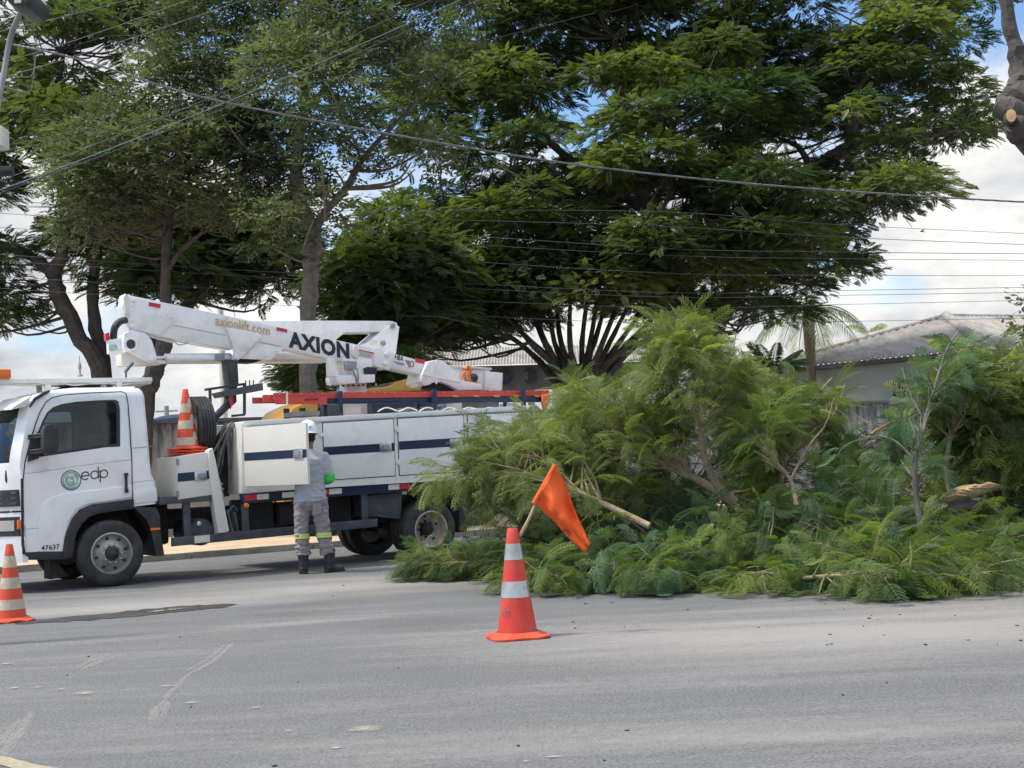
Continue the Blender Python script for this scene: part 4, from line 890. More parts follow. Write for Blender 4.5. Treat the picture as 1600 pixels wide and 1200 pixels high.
# ---------------------------------------------------------------- wall, house, shed
wA = at(260, 657, 27.86); wA.z = 0; wd = Vector((.85, .5265, 0)).normalized(); wn = Vector((-wd.y, wd.x, 0))
def Wp(s, o=0, z=0): p = wA+wd*s+wn*o; return Vector((p.x, p.y, z))
wl = empty('boundary_wall', Wp(0), math.atan2(wd.y, wd.x), label='long rendered boundary wall streaked black with damp, behind the lorry', cat='wall')
MB().box((-22, 0, 0), (45, .16, 2.34), .004).build('wall', M['wall'], wl); 
b = MB(); b.box((-22, -.03, 2.343), (45, .19, 2.42), .01); b.build('coping', M['fascia'], wl)
b = MB(); [b.box((s-.1, -.025, .0), (s+.1, -.003, 2.33)) for s in range(-21, 45, 4)]; b.build('pier', M['wall'], wl)
def corrugate(b, P00, P10, P01, P11, nwave=40, amp=.035, th=.01):
    "corrugated sheet between eave P00-P10 and top P01-P11, waves running up the slope"
    n = nwave*4; up = (P10-P00).cross(P01-P00).normalized()
    if up.z < 0: up = -up
    A, B_ = [], []
    for i in range(n+1):
        t = i/n; o = up*amp*math.sin(2*math.pi*i/4); A.append(b.bm.verts.new(P00.lerp(P10, t)+o)); B_.append(b.bm.verts.new(P01.lerp(P11, t)+o))
    C_ = [b.bm.verts.new(v.co-up*th-Vector((0, 0, th))) for v in A]
    for i in range(n): b.bm.faces.new((A[i], A[i+1], B_[i+1], B_[i])); b.bm.faces.new((C_[i], C_[i+1], A[i+1], A[i]))
def slope_sheet(b, E0_, E1_, top, pitch=.19, amp=.04, th=.02):
    "corrugated slope: parallel waves square to the eave, cut off where they meet the polyline of hips and ridge"
    ex = (E1_-E0_); Ln = ex.length; ex = ex.normalized(); nn = ex.cross(top[0]-E0_).normalized()
    if nn.z < 0: nn = -nn
    up = nn.cross(ex); up = up if up.z > 0 else -up
    line = [(0, 0)]+[((p-E0_).dot(ex), (p-E0_).dot(up)) for p in top]+[(Ln, 0)]; n = int(Ln/pitch*4); A, B_, Cc = [], [], []
    for i in range(n+1):
        s = Ln*i/n; h = 0
        for (x0, h0), (x1, h1) in zip(line, line[1:]):
            if min(x0, x1) <= s <= max(x0, x1) and abs(x1-x0) > 1e-6: h = max(h, h0+(h1-h0)*(s-x0)/(x1-x0))
        o = nn*amp*math.sin(2*math.pi*i/4); p = E0_+ex*s+o; A.append(b.bm.verts.new(p)); B_.append(b.bm.verts.new(p+up*max(h, .01))); Cc.append(b.bm.verts.new(p-nn*th-Vector((0, 0, th))))
    for i in range(n): b.bm.faces.new((A[i], A[i+1], B_[i+1], B_[i])); b.bm.faces.new((Cc[i], Cc[i+1], A[i+1], A[i]))
NC = at(1540, 543, 40); LC = at(1172, 579, 45.5); AX_ = at(1478, 494, 45.5); EZ = NC.z; LC.z = EZ
rd = Vector((NC.y-LC.y, -(NC.x-LC.x), 0)).normalized()     # square to the left eave
rd = Vector(((NC-LC).y, -(NC-LC).x, 0)).normalized(); rdir = Vector((-rd.x, -rd.y, 0)) if rd.y < 0 and False else rd
RC = NC+Vector((.87, .49, 0))*11; RA = AX_+Vector((.87, .49, 0))*6
hs = empty('house', (NC.x, NC.y, 0), label='single storey house with pale green walls and a grey corrugated hip roof', cat='house')
def ad_(o, root):
    o.parent = root; o.matrix_parent_inverse = (Matrix.Translation(root.location) @ root.rotation_euler.to_matrix().to_4x4()).inverted(); return o
b = MB(); slope_sheet(b, LC, NC, [AX_]); slope_sheet(b, NC, RC, [AX_, RA])
b.bm.faces.new([b.bm.verts.new(p) for p in (LC, AX_, AX_+Vector((-2, 8, 0)), LC+Vector((-3, 9, 0)))])
ad_(b.build('roof', M['roof'], ang=60), hs)
b = MB(); b.tube([NC+Vector((0, 0, .02)), AX_+Vector((0, 0, .03))], [.13, .15], 12); b.tube([LC+Vector((0, 0, .01)), AX_+Vector((0, 0, .03))], [.07, .08], 8); b.tube([AX_, RA], .09, 8)
ad_(b.build('ridge_cap', M['roof']), hs)
wi = Vector((.25, .55, 0)); a1 = LC.lerp(NC, .04)+wi; a2 = NC+Vector((-.35, .55, 0)); a3 = RC+Vector((0, .6, 0))
b = MB()
for p, q in ((a1, a2), (a2, a3)):
    t = (q-p).normalized(); n_ = Vector((-t.y, t.x, 0))*.15
    b.loft([[Vector((p.x, p.y, 0)), Vector((p.x+n_.x, p.y+n_.y, 0)), Vector((p.x+n_.x, p.y+n_.y, EZ-.02)), Vector((p.x, p.y, EZ-.02))], [Vector((q.x, q.y, 0)), Vector((q.x+n_.x, q.y+n_.y, 0)), Vector((q.x+n_.x, q.y+n_.y, EZ-.02)), Vector((q.x, q.y, EZ-.02))]])
ad_(b.build('wall', M['housewall'], smooth=False), hs)
b = MB()
for p, q in ((LC, NC), (NC, RC)): b.tube([p+Vector((.02, .08, -.11)), q+Vector((0, .08, -.11))], .09, 4)
ad_(b.build('fascia', M['fascia'], smooth=False), hs)
tw = (a2-a1).normalized(); nw = Vector((tw.y, -tw.x, 0))
for px0, px1, py0, py1, Yd in ((1396, 1430, 592, 626, None), (1280, 1300, 607, 632, None)):
    # intersection with the left wall
    def hit(px, py):
        d = ray(px, py); t = (a1-CAM).dot(nw)/d.dot(nw); return CAM+d*t
    p0, p1 = hit(px0, py1), hit(px1, py0); s0, s1 = (p0-a1).dot(tw), (p1-a1).dot(tw); z0, z1 = p0.z, p1.z
    ang = math.atan2(tw.y, tw.x); base = Matrix.Translation((a1.x, a1.y, 0)) @ Matrix.Rotation(ang, 4, 'Z')
    w = MB()
    for (x0, x1, zz0, zz1) in ((s0-.08, s1+.08, z0-.08, z0), (s0-.08, s1+.08, z1, z1+.08), (s0-.08, s0, z0, z1), (s1, s1+.08, z0, z1)): w.box((x0, -.05, zz0), (x1, -.002, zz1), 0, base)
    wo = ad_(w.build('window', M['housewall'], smooth=False), hs)
    ad_(MB().box((s0, -.012, z0), (s1, -.003, z1), 0, base).build('pane', M['navy'], smooth=False), wo)
    g = MB()
    for k in range(6): g.box((s0+(s1-s0)*k/5-.012, -.04, z0), (s0+(s1-s0)*k/5+.012, -.02, z1), 0, base)
    for k in range(3): g.box((s0, -.042, z0+(z1-z0)*k/2-.012), (s1, -.018, z0+(z1-z0)*k/2+.012), 0, base)
    ad_(g.build('grille', M['refl'], smooth=False), wo)
for o in list(hs.children):
    if o.name.startswith('window'):
        for c in o.children: c.matrix_parent_inverse = (o.matrix_parent_inverse).inverted() @ Matrix.Translation(-Vector((0, 0, 0))) if False else Matrix.Identity(4)

# long open shed in the middle distance
sY = 46
sh = empty('market_shed', at(850, 600, sY)*1, label='long open shed with a corrugated roof and round vents, behind the many-stemmed tree', cat='shed')
sh.location.z = 0
E0, E1 = at(640, 572, sY), at(1060, 563, sY+3); E1.z = E0.z; T0, T1 = at(650, 545, sY+5), at(1050, 540, sY+8); T1.z = T0.z
b = MB(); corrugate(b, E0, E1, T0, T1, 90, .03); ad_(b.build('roof', M['roof'], ang=60), sh)
dn = lambda p, z, dy=0: Vector((p.x, p.y+dy, p.z-z))
b = MB(); b.loft([[dn(E0, .05, .2), dn(E0, .9, .2), dn(E0, .9, .35), dn(E0, .05, .35)], [dn(E1, .05, .2), dn(E1, .9, .2), dn(E1, .9, .35), dn(E1, .05, .35)]]); ad_(b.build('fascia', M['fascia'], smooth=False), sh)
b = MB()
for i in range(9):
    p = E0.lerp(E1, .16+.09*i)+Vector((0, .19, -.42)); b.lathe([(.26, 0), (.26, .05), (.20, .05), (.20, 0.01), (.001, .01)], 20, Matrix.Translation(p) @ Matrix.Rotation(R_(90), 4, 'X'))
ad_(b.build('round_vent', M['chassis']), sh)
b = MB()
for i in range(8): p = E0.lerp(E1, .02+.137*i)+Vector((0, .4, 0)); b.box((p.x-.12, p.y-.12, 0), (p.x+.12, p.y+.12, p.z-.3))
b.box((E0.x, E0.y+6, 0), (E1.x, E0.y+6.2, 2.2)); ad_(b.build('wall', M['housewall'], smooth=False), sh)
# small gabled house at the left, mostly hidden
gl = at(480, 600, 42); gh = empty('small_house', (gl.x, gl.y, 0), label='small cream house with a dark tiled eave, behind the grey tree trunk', cat='house')
e0, e1 = at(417, 599, 42), at(520, 602, 42); t0 = at(446, 588, 43.5)
b = MB(); e1.z = e0.z; t1 = Vector((e1.x+2, t0.y+1, t0.z+.1)); b.loft([[e0, e0-Vector((0, 0, .1)), e0+Vector((.3, 6, -.1)), e0+Vector((.3, 6, 0))], [e1, e1-Vector((0, 0, .1)), e1+Vector((.3, 6, -.1)), e1+Vector((.3, 6, 0))]])
b.bm.faces.new([b.bm.verts.new(p+Vector((0, 0, .004))) for p in (e0, e1, t1, t0)]); b.bm.faces.new([b.bm.verts.new(p+Vector((0, 0, .004))) for p in (e0, t0, e0+Vector((.3, 6, 0)))])
ad_(b.build('roof', M['fascia'], smooth=False), gh)
ad_(MB().box((e0.x+.5, e0.y+.6, 0), (e1.x, e0.y+5.5, e0.z-.1)).build('wall', M['cream'], smooth=False), gh)
ad_(MB().box((e0.x+1.3, e0.y+.56, 1.5), (e0.x+2.0, e0.y+.598, 2.6)).build('window', M['navy'], smooth=False), gh)
# blue water tank beyond the wall and thin posts far off
q = at(282, 655, 36); tk = MB(); tk.lathe([(.78, 0), (.82, .3), (.80, .33), (.5, .42), (.25, .45), (.001, .45)], 28, Matrix.Translation((0, 0, q.z-.33))); tk.lathe([(.6, 0), (.75, q.z-.33)], 16)
M['tankblue'] = mat('blue_tank', (.06, .17, .35), .5, var=.1); tag(tk.build('water_tank', M['tankblue'], loc=(q.x, q.y, 0)), 'round blue water tank showing over the wall beside the stacked cones', 'water tank')
def post(px, pyt, Y, r, label, name='utility_pole', arm=True, mk='grey', lean=0):
    t = at(px, pyt, Y); o = empty(name, (t.x, t.y, 0), label=label, cat='pole'); b = MB(); b.tube([(0, 0, 0), (lean, 0, t.z)], [r*1.3, r], 8); b.build('pole', M[mk], o)
    if arm: MB().box((-.7, -.05, t.z-.4), (.7, .05, t.z-.3)).build('crossarm', M['grey'], o)
    return o
post(260, 634, 90, .15, 'thin distant pole seen between the cab and the stacked cones')
post(344, 480, 45, .10, 'slim pale pole rising behind the black lifting bracket', arm=False, mk='cream')

# ---------------------------------------------------------------- street lamp, wires
lp = at(-110, 240, 11); sl = empty('street_lamp', (lp.x, lp.y, 0), label='street lamp with a curved grey arm and dark green head, top left', cat='street lamp')
arm = smoothpath([lp, at(-22, 215, 11), at(1, 140, 11), at(16, 60, 11), at(34, 15, 10.8)], 6)
b = MB(); b.tube([Vector((lp.x, lp.y, 0)), lp], .09, 10); ad_(b.build('pole', M['grey']), sl)
ad_(MB().tube(arm, .022, 10).build('arm', M['grey']), sl)
p = at(45, 9, 10.6); M['lampgreen'] = mat('lamp_green', (.02, .05, .045), .4)
hd_ = ad_(MB().prism([(-.10, .02), (-.085, -.04), (-.03, -.07), (.05, -.07), (.09, -.02), (.10, .04), (.0, .06)], -.22, .22, .02).build('lamp_head', M['lampgreen'], loc=p), sl)
hd_.matrix_parent_inverse = Matrix.Translation(-sl.location)
MB().prism([(-.07, .05), (.09, .045), (.07, .10), (-.05, .10)], -.18, .18, .02).build('lamp_cover', M['refl'], hd_); MB().box((-.03, -.235, -.055), (.02, -.222, -.02)).build('lamp_label', M['refl'], hd_)
tb_ = at(-2, 216, 12); tag(MB().box((-.13, -.1, -.09), (.06, .1, .09), .015).build('meter_box', M['refl'], loc=tb_), 'small pale box fixed up the pole at the left edge', 'junction box')
tb_ = at(2, 268, 12); tag(MB().tube([(-.14, 0, 0), (.10, 0, 0)], .045, 12).build('splice_case', M['black'], loc=tb_), 'black cylindrical cable joint hanging at the left edge under the pale box', 'cable joint')
WG = 'overhead lines over the street'
def wire(pts, r, m, label, Y=None, name='overhead_cable', twist=False):
    r = r*(.85 if twist else .55)
    P = smoothpath([at(x, y, yy) for x, y, yy in pts], 8); b = MB()
    if twist:
        P = smoothpath([at(x, y, yy) for x, y, yy in pts], 40)
        for ph in (0, 2.1, 4.2): b.tube([p+Vector((0, math.cos(i*.55+ph), math.sin(i*.55+ph)))*r*1.05 for i, p in enumerate(P)], r, 6)
    else: b.tube(P, r, 5)
    return tag(b.build(name, m), label, 'cable', WG)
wire([(20, 70, 13), (120, 92, 13), (330, 155, 13.3), (640, 215, 14), (900, 257, 14.4), (1150, 285, 15), (1400, 304, 15.5), (1640, 318, 16)], .0065, M['cablegrey'], 'thick twisted grey cable sagging right across the picture from the lamp', twist=True)
def lean(y0, y1, x1, m, r, label, Ya=12, Yb=22, sag=5, x0=-40):
    return wire([(x0, y0, Ya), (x0+(x1-x0)*.33, y0+(y1-y0)*.33+sag, Ya+(Yb-Ya)*.33), (x0+(x1-x0)*.66, y0+(y1-y0)*.66+sag, Ya+(Yb-Ya)*.66), (x1, y1, Yb)], r, m, label)
lean(58, -14, 250, M['cablegrey'], .006, 'highest slanting wire at the top left corner', sag=2)
lean(110, -14, 330, M['cablegrey'], .006, 'second slanting wire from the top left, just below the highest')
lean(134, -14, 420, M['cablegrey'], .006, 'third slanting wire from the top left, meeting the lamp arm', sag=4)
lean(298, -12, 700, M['cable'], .008, 'dark slanting wire directly above the blue pair', sag=8)
lean(312, -14, 750, M['cableblue'], .009, 'blue slanting cable running up to the top edge', sag=9)
lean(316, -10, 770, M['cable'], .007, 'dark slanting wire directly below the blue cable', sag=9)
lean(246, 20, 930, M['cable'], .006, 'faint slanting wire crossing the left crowns up to the great tree', sag=6, Yb=26)
lean(236, 150, 330, M['cable'], .006, 'short slanting wire level with the pale box at the left', sag=5)
for i, (y0, ym, y1, r, lb) in enumerate([(322, 330, 367, .010, 'topmost of the level wires behind the lorry'), (318, 352, 384, .012, 'level wire second from the top, right of the great tree'), (309, 386, 397, .013, 'level wire that starts highest at the left edge'), (330, 397, 407, .010, 'level wire just below the pair on the cloud'),
                                         (352, 425, 431, .010, 'level wire midway between the roof and the great crown'), (395, 456, 448, .010, 'level wire rising towards the right above the roof'), (405, 463, 456, .010, 'level wire close under the rising one'), (430, 480, 468, .009, 'level wire second above the house roof'), (448, 505, 496, .009, 'lowest level wire, nearly touching the house ridge')]):
    wire([(-40, y0, 30), (380, (y0*.62+ym*.38)+4, 30), (1000, ym, 30), (1300, (ym+y1)/2+2, 30), (1650, y1, 30)], r, M['cable'], lb)
b = MB(); b.tube(smoothpath([at(52, 84, 11.4), at(54, 105, 11.4), at(46, 120, 11.4), at(18, 118, 11.4)], 6), .005, 5); b.tube(smoothpath([at(56, 84, 11.4), at(50, 135, 11.4), at(40, 144, 11.4), at(0, 134, 11.4)], 6), .005, 5); tag(b.build('drop_wire', M['cablegrey']), 'pair of loose pale wires looped down beside the lamp arm', 'cable')
q = at(1441, 362, 60); b = MB(); b.tube([(-.09, 0, 0), (-.05, 0, .03), (.03, 0, .02), (.12, 0, -.03)], [.008, .035, .03, .005], 8); b.tube([(0, 0, .03), (.03, -.1, .09), (.08, -.2, .06)], [.02, .02, .004], 5); b.tube([(0, 0, .03), (.03, .1, .09), (.08, .2, .06)], [.02, .02, .004], 5)
tag(b.build('bird', M['ink'], loc=q), 'small dark bird in the sky above the house', 'bird')

# ================================================================ YELLOW LOADER behind the truck
q = G(585, 862); yl = empty('yellow_loader', at(585, 700, 25.6)*1, R_(24), label='yellow wheel loader parked on the verge, mostly hidden by the lorry', cat='loader'); yl.location.z = .12
hz = at(450, 633, 25.6).z-.12; tz = at(640, 594, 25.6).z-.12
MB().prism([(-2.0, .6), (-2.0, hz-.45), (-1.75, hz-.12), (-1.45, hz), (-1.3, hz), (-1.25, .6)], -1., 1., .08).build('bonnet', M['yellow'], yl); MB().box((-1.25, -.9, .5), (-.5, .9, hz-.08), .04).build('engine_deck', M['chassis'], yl)
b = MB(); [b.box((-1.92+.28*k, -1.02, hz-.45), (-1.82+.28*k, -1.002, hz-.14)) for k in range(2)]; b.build('bonnet_slot', M['ink'], yl)
MB().prism([(-.55, .7), (-.55, tz-.25), (.0, tz-.08), (1.9, tz-.08), (2.0, .7)], -.85, .85, .05).build('operator_cab', M['chassis'], yl)
MB().prism([(-.30, hz-.5), (-.25, hz+.10), (1.3, hz+.10), (1.4, hz-.5)], -.87, -.855).build('cab_window', M['navy'], yl)
MB().prism([(-.75, tz-.22), (.0, tz-.14), (.35, tz-.02), (.9, tz+.05), (1.5, tz-.02), (2.1, tz-.13), (2.1, tz-.2), (-.7, tz-.27)], -.95, .95, .03).build('cab_roof', M['yellow'], yl)
for x in (-1.3, 1.5):
    for s in (-1, 1):
        MB().lathe([(.3, -.15), (.5, -.17), (.58, -.12), (.58, .12), (.5, .17), (.3, .15), (.001, .1)], 28, Matrix.Translation((x, s*.85, .58)) @ Matrix.Rotation(R_(-90*s), 4, 'X')).build('wheel', M['rubber'], yl)

# ================================================================ LADDERS, HARNESS
def tw_(p): return TR.matrix_world @ Vector(p)
bpy.context.view_layer.update()
def ladder(label, pxl, v, m, dz=0, x1=858):
    A = S3(pxl, 614, v); B = S3(x1, 609.5, v); A.z += dz; B.z += dz; B2 = Vector((B.x, v, A.z+(B.z-A.z)))
    o = empty('extension_ladder', tw_(A), T_ANG, label=label, cat='ladder', group='ladders on the rack'); d = (B2-A); hgt = .078
    for dv in (0, .36):
        MB().loft([[Vector((0, dv, 0)), Vector((0, dv+.03, 0)), Vector((0, dv+.03, -hgt)), Vector((0, dv, -hgt))], [d+Vector((0, dv, 0)), d+Vector((0, dv+.03, 0)), d+Vector((0, dv+.03, -hgt)), d+Vector((0, dv, -hgt))]]).build('rail', m, o, smooth=False)
    for k in range(14):
        p = d*((k+.5)/14)+Vector((0, 0, -hgt/2)); MB().tube([p+Vector((0, .03, 0)), p+Vector((0, .36, 0))], .014, 6).build('rung', M['grey'], o)
    b = MB(); rv = MB()
    for k in range(28): p = d*((k+.5)/28); rv.lathe([(.006, 0), (.001, .003)], 6, Matrix.Translation(p+Vector((0, -.001, -.015))) @ Matrix.Rotation(R_(90), 4, 'X'))
    rv.build('rivet', M['refl'], o); b.bm.free(); return o, d
l1, d1 = ladder('red fibreglass ladder lying on top of the rack', 428, LAD-.0, M['ladder'])
A = S3(428, 614, LAD)
MB().prism([(p[0]-A.x, p[1]-A.z) for p in pS([(428, 621), (510, 620.5), (510, 631.5), (430, 632)], LAD)], -.02, .0, .003).build('end_plate', M['ladder'], l1)
MB().prism([(p[0]-A.x, p[1]-A.z) for p in pS([(446, 612), (449, 612), (449, 632), (446, 632)], LAD)], -.024, -.02).build('strap', M['refl'], l1)
a_, b_ = S3(475, 626.5, LAD), S3(497, 625.3, LAD); off = Vector((A.x, LAD, A.z)); text_mesh('SINTESE', 'lettering', M['ink'], a_-off+Vector((0, -.024, 0)), b_-off+Vector((0, -.024, 0)), .028, l1, bold=.02)
b = MB()
for k in range(5):
    x = 705+k*32; b.prism([(p[0]-A.x, p[1]-A.z) for p in pS([(x, 617.3), (x+9, 617.2), (x+13, 620.3), (x+4, 620.4)], LAD)], -.003, .0)
b.build('warning_stripe', M['yellow'], l1)
l2, d2 = ladder('narrower red ladder lying under the top one, its end sticking out at the left', 411, LAD+.05, M['ladder'], dz=-.035, x1=850)
p = tw_(S3(852, 628, LAD-.03)); bag = MB().prism([(-.05, .10), (.10, .12), (.06, -.02), (-.02, -.16), (-.06, -.02)], -.02, .03, .01).build('warning_pennant', M['strap']); bag.location = p; bag.rotation_euler = (0, 0, T_ANG); tag(bag, 'faded orange pennant tied to the rear end of the ladders', 'pennant')
p = tw_(S3(731, 590, .93)); hn = MB(); rg = random.Random(2)
for k in range(9):
    x = rg.uniform(-.09, .13); hn.tube(smoothpath([(x*.3, -.02, .10), (x*.7-.05, -.05, .05), (x-.02, -.05, -.06), (x+rg.uniform(-.03, .06), -.04, -.16+.05*rg.random())], 4), .014, 6)
hn.tube(smoothpath([(-.05, -.03, .12), (0, -.03, .16), (.06, -.03, .10)], 4), .025, 6)
h0 = empty('safety_harness', p, T_ANG, label='orange and black safety harness hung over the basket rim', cat='harness'); hn.build('webbing', M['strap'], h0)
hb = MB(); hb.lathe([(.001, .06), (.06, .04), (.075, 0), (.06, -.05), (.001, -.07)], 14, Matrix.Translation((.07, -.03, .0))); hb.build('buckle_pouch', M['ink'], h0)
b = MB(); rg = random.Random(8)
for k in range(7):
    x0 = 590+k*32; b.tube(smoothpath([S3(x0, 643, .25), S3(x0+8, 638+rg.random()*2, .22), S3(x0+16, 637, .26), S3(x0+30, 642-k*.5, .22)], 5), .010, 5)
r0 = b.build('rope', M['cream'], TR)
b = MB()
for x0, x1, y0, y1, v in ((462, 500, 643, 650, .6), (640, 690, 636, 642, 1.0), (700, 780, 630, 640, 1.0)):
    b.prism(pS([(x0, y1), (x0, y0), (x1, y0-1), (x1, y1-1)], v), v, v+.4)
b.build('tool_tray', M['grey'], TR)
b = MB(); 
for x0 in (708, 792): b.prism(pS([(x0, 646), (x0, 630), (x0+14, 629.5), (x0+14, 645)], .7), .7, .9)
b.build('tool_bin', M['boomwhite'], TR)

# ================================================================ TRAFFIC CONES
def cone_mesh(prof_bands, H, r0, r1, root, flange, fm, wob=0, seed=0):
    rb = lambda t: r0+(r1-r0)*t
    for i, (t0, t1, m, nm) in enumerate(prof_bands):
        e = .0018 if nm != 'body' else 0
        pr = [(rb(t0)+e, t0*H), (rb(t1)+e, t1*H)]
        if nm != 'body': pr = [(rb(t0)-.003, t0*H)]+pr+[(rb(t1)-.003, t1*H)]
        if t1 == 1: pr += [(rb(1)*.92, H+.004), (rb(1)*.6, H+.004), (rb(1)*.55, H-.03)]
        MB().lathe(pr, 40).build(nm, m, root)
    b = MB(); n = 64; rings = []; rg = random.Random(seed)
    for rr, z, sq in ((r0+.002, .045, 0), (r0+.022, .04, 0), (r0+.036, .026, .2), (flange*.93, .022, 1), (flange, .012, 1), (flange, .0, 1), (flange*.9, .0, 1)):
        ring = []
        for k in range(n):
            a = 2*math.pi*k/n; p = 5.; sup = 1/((abs(math.cos(a))**p+abs(math.sin(a))**p)**(1/p)); r = rr*(1+(sup-1)*sq)
            dz = wob*(math.sin(3*a+seed)+.6*math.sin(5*a+2*seed))*max(0, (rr-r0-.03)/(flange-r0-.03)) if z > 0.001 or wob > 0 else 0
            ring.append(Vector((r*math.cos(a), r*math.sin(a), z+abs(dz))))
        rings.append(ring)
    b.loft(rings, cap=False); return b.build('base', fm, root)
CONE_G = 'road cones'
c0 = G(809, 996); mc = empty('traffic_cone', c0, R_(12), label='orange road cone with two silver bands and a flag stuck in its top', cat='traffic cone', group=CONE_G)
H = .75; t = lambda y: (989-y)/(989-826)
cone_mesh([(.045, t(928), M['conered'], 'body'), (t(928), t(904), M['silver'], 'reflective_band'), (t(904), t(872), M['conered'], 'body'), (t(872), t(848), M['silver'], 'reflective_band'), (t(848), 1, M['conered'], 'body')], H, .142, .037, mc, .205, M['orange'], .006, 1)
def cone_text(txt, root, z, r, ang, w, h, m, bold=.02):
    o = text_mesh(txt, 'marking', m, (-w/2, 0, 0), (w/2, 0, 0), h, root, bold=bold)
    for v in o.data.vertices:
        a = ang+v.co.x/r; zz = v.co.z; rr = r-(.14*zz)+.0035; v.co = (rr*math.cos(a), rr*math.sin(a), z+zz)
    return o
cone_text('19Z', mc, .17, .126, R_(-140), .07, .04, M['fascia'], .0)
def striped(loc, rz, s, label, root=None, top='conered', lettering=True):
    o = empty('traffic_cone', loc, rz, label=label, cat='traffic cone', group=CONE_G); o.scale = (s, s, s)
    bands = [(.045, .16, M['orange'], 'body'), (.16, .29, M['conecream'], 'reflective_band'), (.29, .43, M['orange'], 'body'), (.43, .57, M['conecream'], 'reflective_band'), (.57, .70, M['orange'], 'body'), (.70, .85, M['conecream'], 'reflective_band'), (.85, 1, M['orange'], 'body')]
    cone_mesh(bands, .75, .150, .032, o, .205, M['orange'], .008, 3)
    if lettering: 
        b, a, X, L0 = stroke_logo(800, 600, 40, o, 0, M['ink']); b.bm.free()
        b = MB(); D = .032; r = D/2; W_ = .006
        arc = lambda cx, cz, a0, a1, n=18: [(cx+r*math.cos(a0+(a1-a0)*k/n), cz+r*math.sin(a0+(a1-a0)*k/n)) for k in range(n+1)]
        b.ribbon(arc(r, r, 0, 5.5), W_); b.ribbon([(0, r), (D, r)], W_); x = D*1.25; b.ribbon(arc(x+r, r, 0, 6.2832)[:-1], W_, True); b.ribbon([(x+D, 0), (x+D, D*1.6)], W_); x = D*2.5; b.ribbon(arc(x+r, r, 0, 6.2832)[:-1], W_, True); b.ribbon([(x, D), (x, -D*.7)], W_)
        zc = .352; rc = .150+(.032-.150)*.49
        for v in b.bm.verts: 
            a = R_(-95)-rz+(v.co.x-.055)/rc; zz = v.co.z; v.co = Vector(((rc-.157*zz+.003)*math.cos(a), (rc-.157*zz+.003)*math.sin(a), zc+zz))
        b.build('marking', M['ink'], o)
    return o
striped(G(18, 971), R_(30), .93, 'dirty orange and cream striped cone standing on the road at the left edge')
q = S3(293, 709, .36); q.z = S(290, 710, .3)[1]
for k in range(3): striped(tw_((q.x+.01*(k-1), .36+.012*k, q.z-.01+.034*k)), T_ANG+R_(8*k), 1.0, ['lowest striped cone of the stack on the toolbox, only its rim showing', 'middle striped cone of the stack on the toolbox, only its rim showing', 'striped cone lettered edp, topmost of the stack on the toolbox'][k], lettering=(k == 2))
MB().box((q.x-.22, .1, q.z-.04), (q.x+.24, .62, q.z-.012), .006).build('rubber_mat', M['black'], TR)
# flag
Yf = c0.y
sa, sb = at(812, 838, Yf), at(868, 727, Yf+.02); fl_ = empty('warning_flag', sa, label='orange cloth flag on a wooden stick, stuck in the silver banded cone', cat='flag')
b = MB(); b.tube([sa.lerp(sb, k/8)+Vector((.003*math.sin(k), 0, .002*math.cos(2*k))) for k in range(9)], [.0125-.0006*k for k in range(9)], 10); ad_(b.build('stick', M['bamboo']), fl_)
b = MB(); nu, nv = 26, 30; gr = []
hT, hB = at(868, 726, Yf), at(834, 787, Yf); tA, tB = at(921.5, 850, Yf), at(913, 863, Yf)
for i in range(nu):
    s = i/(nu-1); hp = hT.lerp(hB, s); row = []; tp = tA.lerp(tB, s)
    for j in range(nv):
        w = j/(nv-1); p = hp.lerp(tp, w); w2 = w
        off = .060*math.sin(s*7.5+1.2-2.2*w)*math.sin(math.pi*min(1, w*1.1+.06))*(1-.5*w)+.012*math.sin(11*s+9*w)*w+.022*mnoise.noise(Vector((s*4, w*5, 2)))+.010*mnoise.noise(Vector((s*11, w*9, 5)))
        bulge = Vector((0, 0, 0))
        if s > .5: bulge = Vector((.02, 0, -.012))*math.sin(math.pi*w)*(s-.5)*2*(-1)
        p = p+bulge+Vector((.25*off, off-.02, .15*off)); row.append(b.bm.verts.new(p))
    gr.append(row)
for i in range(nu-1):
    for j in range(nv-1): b.bm.faces.new((gr[i][j], gr[i+1][j], gr[i+1][j+1], gr[i][j+1]))
cl = b.build('cloth', M['flag'], ang=80); cl.modifiers.new('s', 'SOLIDIFY').thickness = .0025; bpy.context.view_layer.update(); bake(cl); cl.data.polygons.foreach_set('use_smooth', [True]*len(cl.data.polygons)); ad_(cl, fl_)
b = MB(); b.tube([hT+Vector((0, -.005, 0)), hB+Vector((0, -.005, 0))], .017, 10); ad_(b.build('hem', M['flag']), fl_)
b = MB(); cE = at(884.5, 833, Yf-.05)
def em_pt(x, z): d1_ = Vector((.62, 0, -.78)); d2_ = Vector((.78, 0, .62)); return cE+d1_*x+d2_*z
rb_ = MB(); ring = [(.028*math.cos(2*math.pi*k/20), .019*math.sin(2*math.pi*k/20)) for k in range(20)]; rb_.ribbon(ring, .006, True); rb_.ribbon([(-.012, -.006), (-.012, .008), (-.002, .008)], .005); rb_.ribbon([(.004, -.008), (.004, .008), (.013, .0)], .005)
for k in range(6): rb_.ribbon([(.045+.017*k, -.008), (.049+.017*k, .006), (.055+.017*k, -.004)], .004)
for v in rb_.bm.verts: v.co = em_pt(v.co.x, v.co.z)
ad_(rb_.build('flag_emblem', M['ink']), fl_)
b.bm.free()

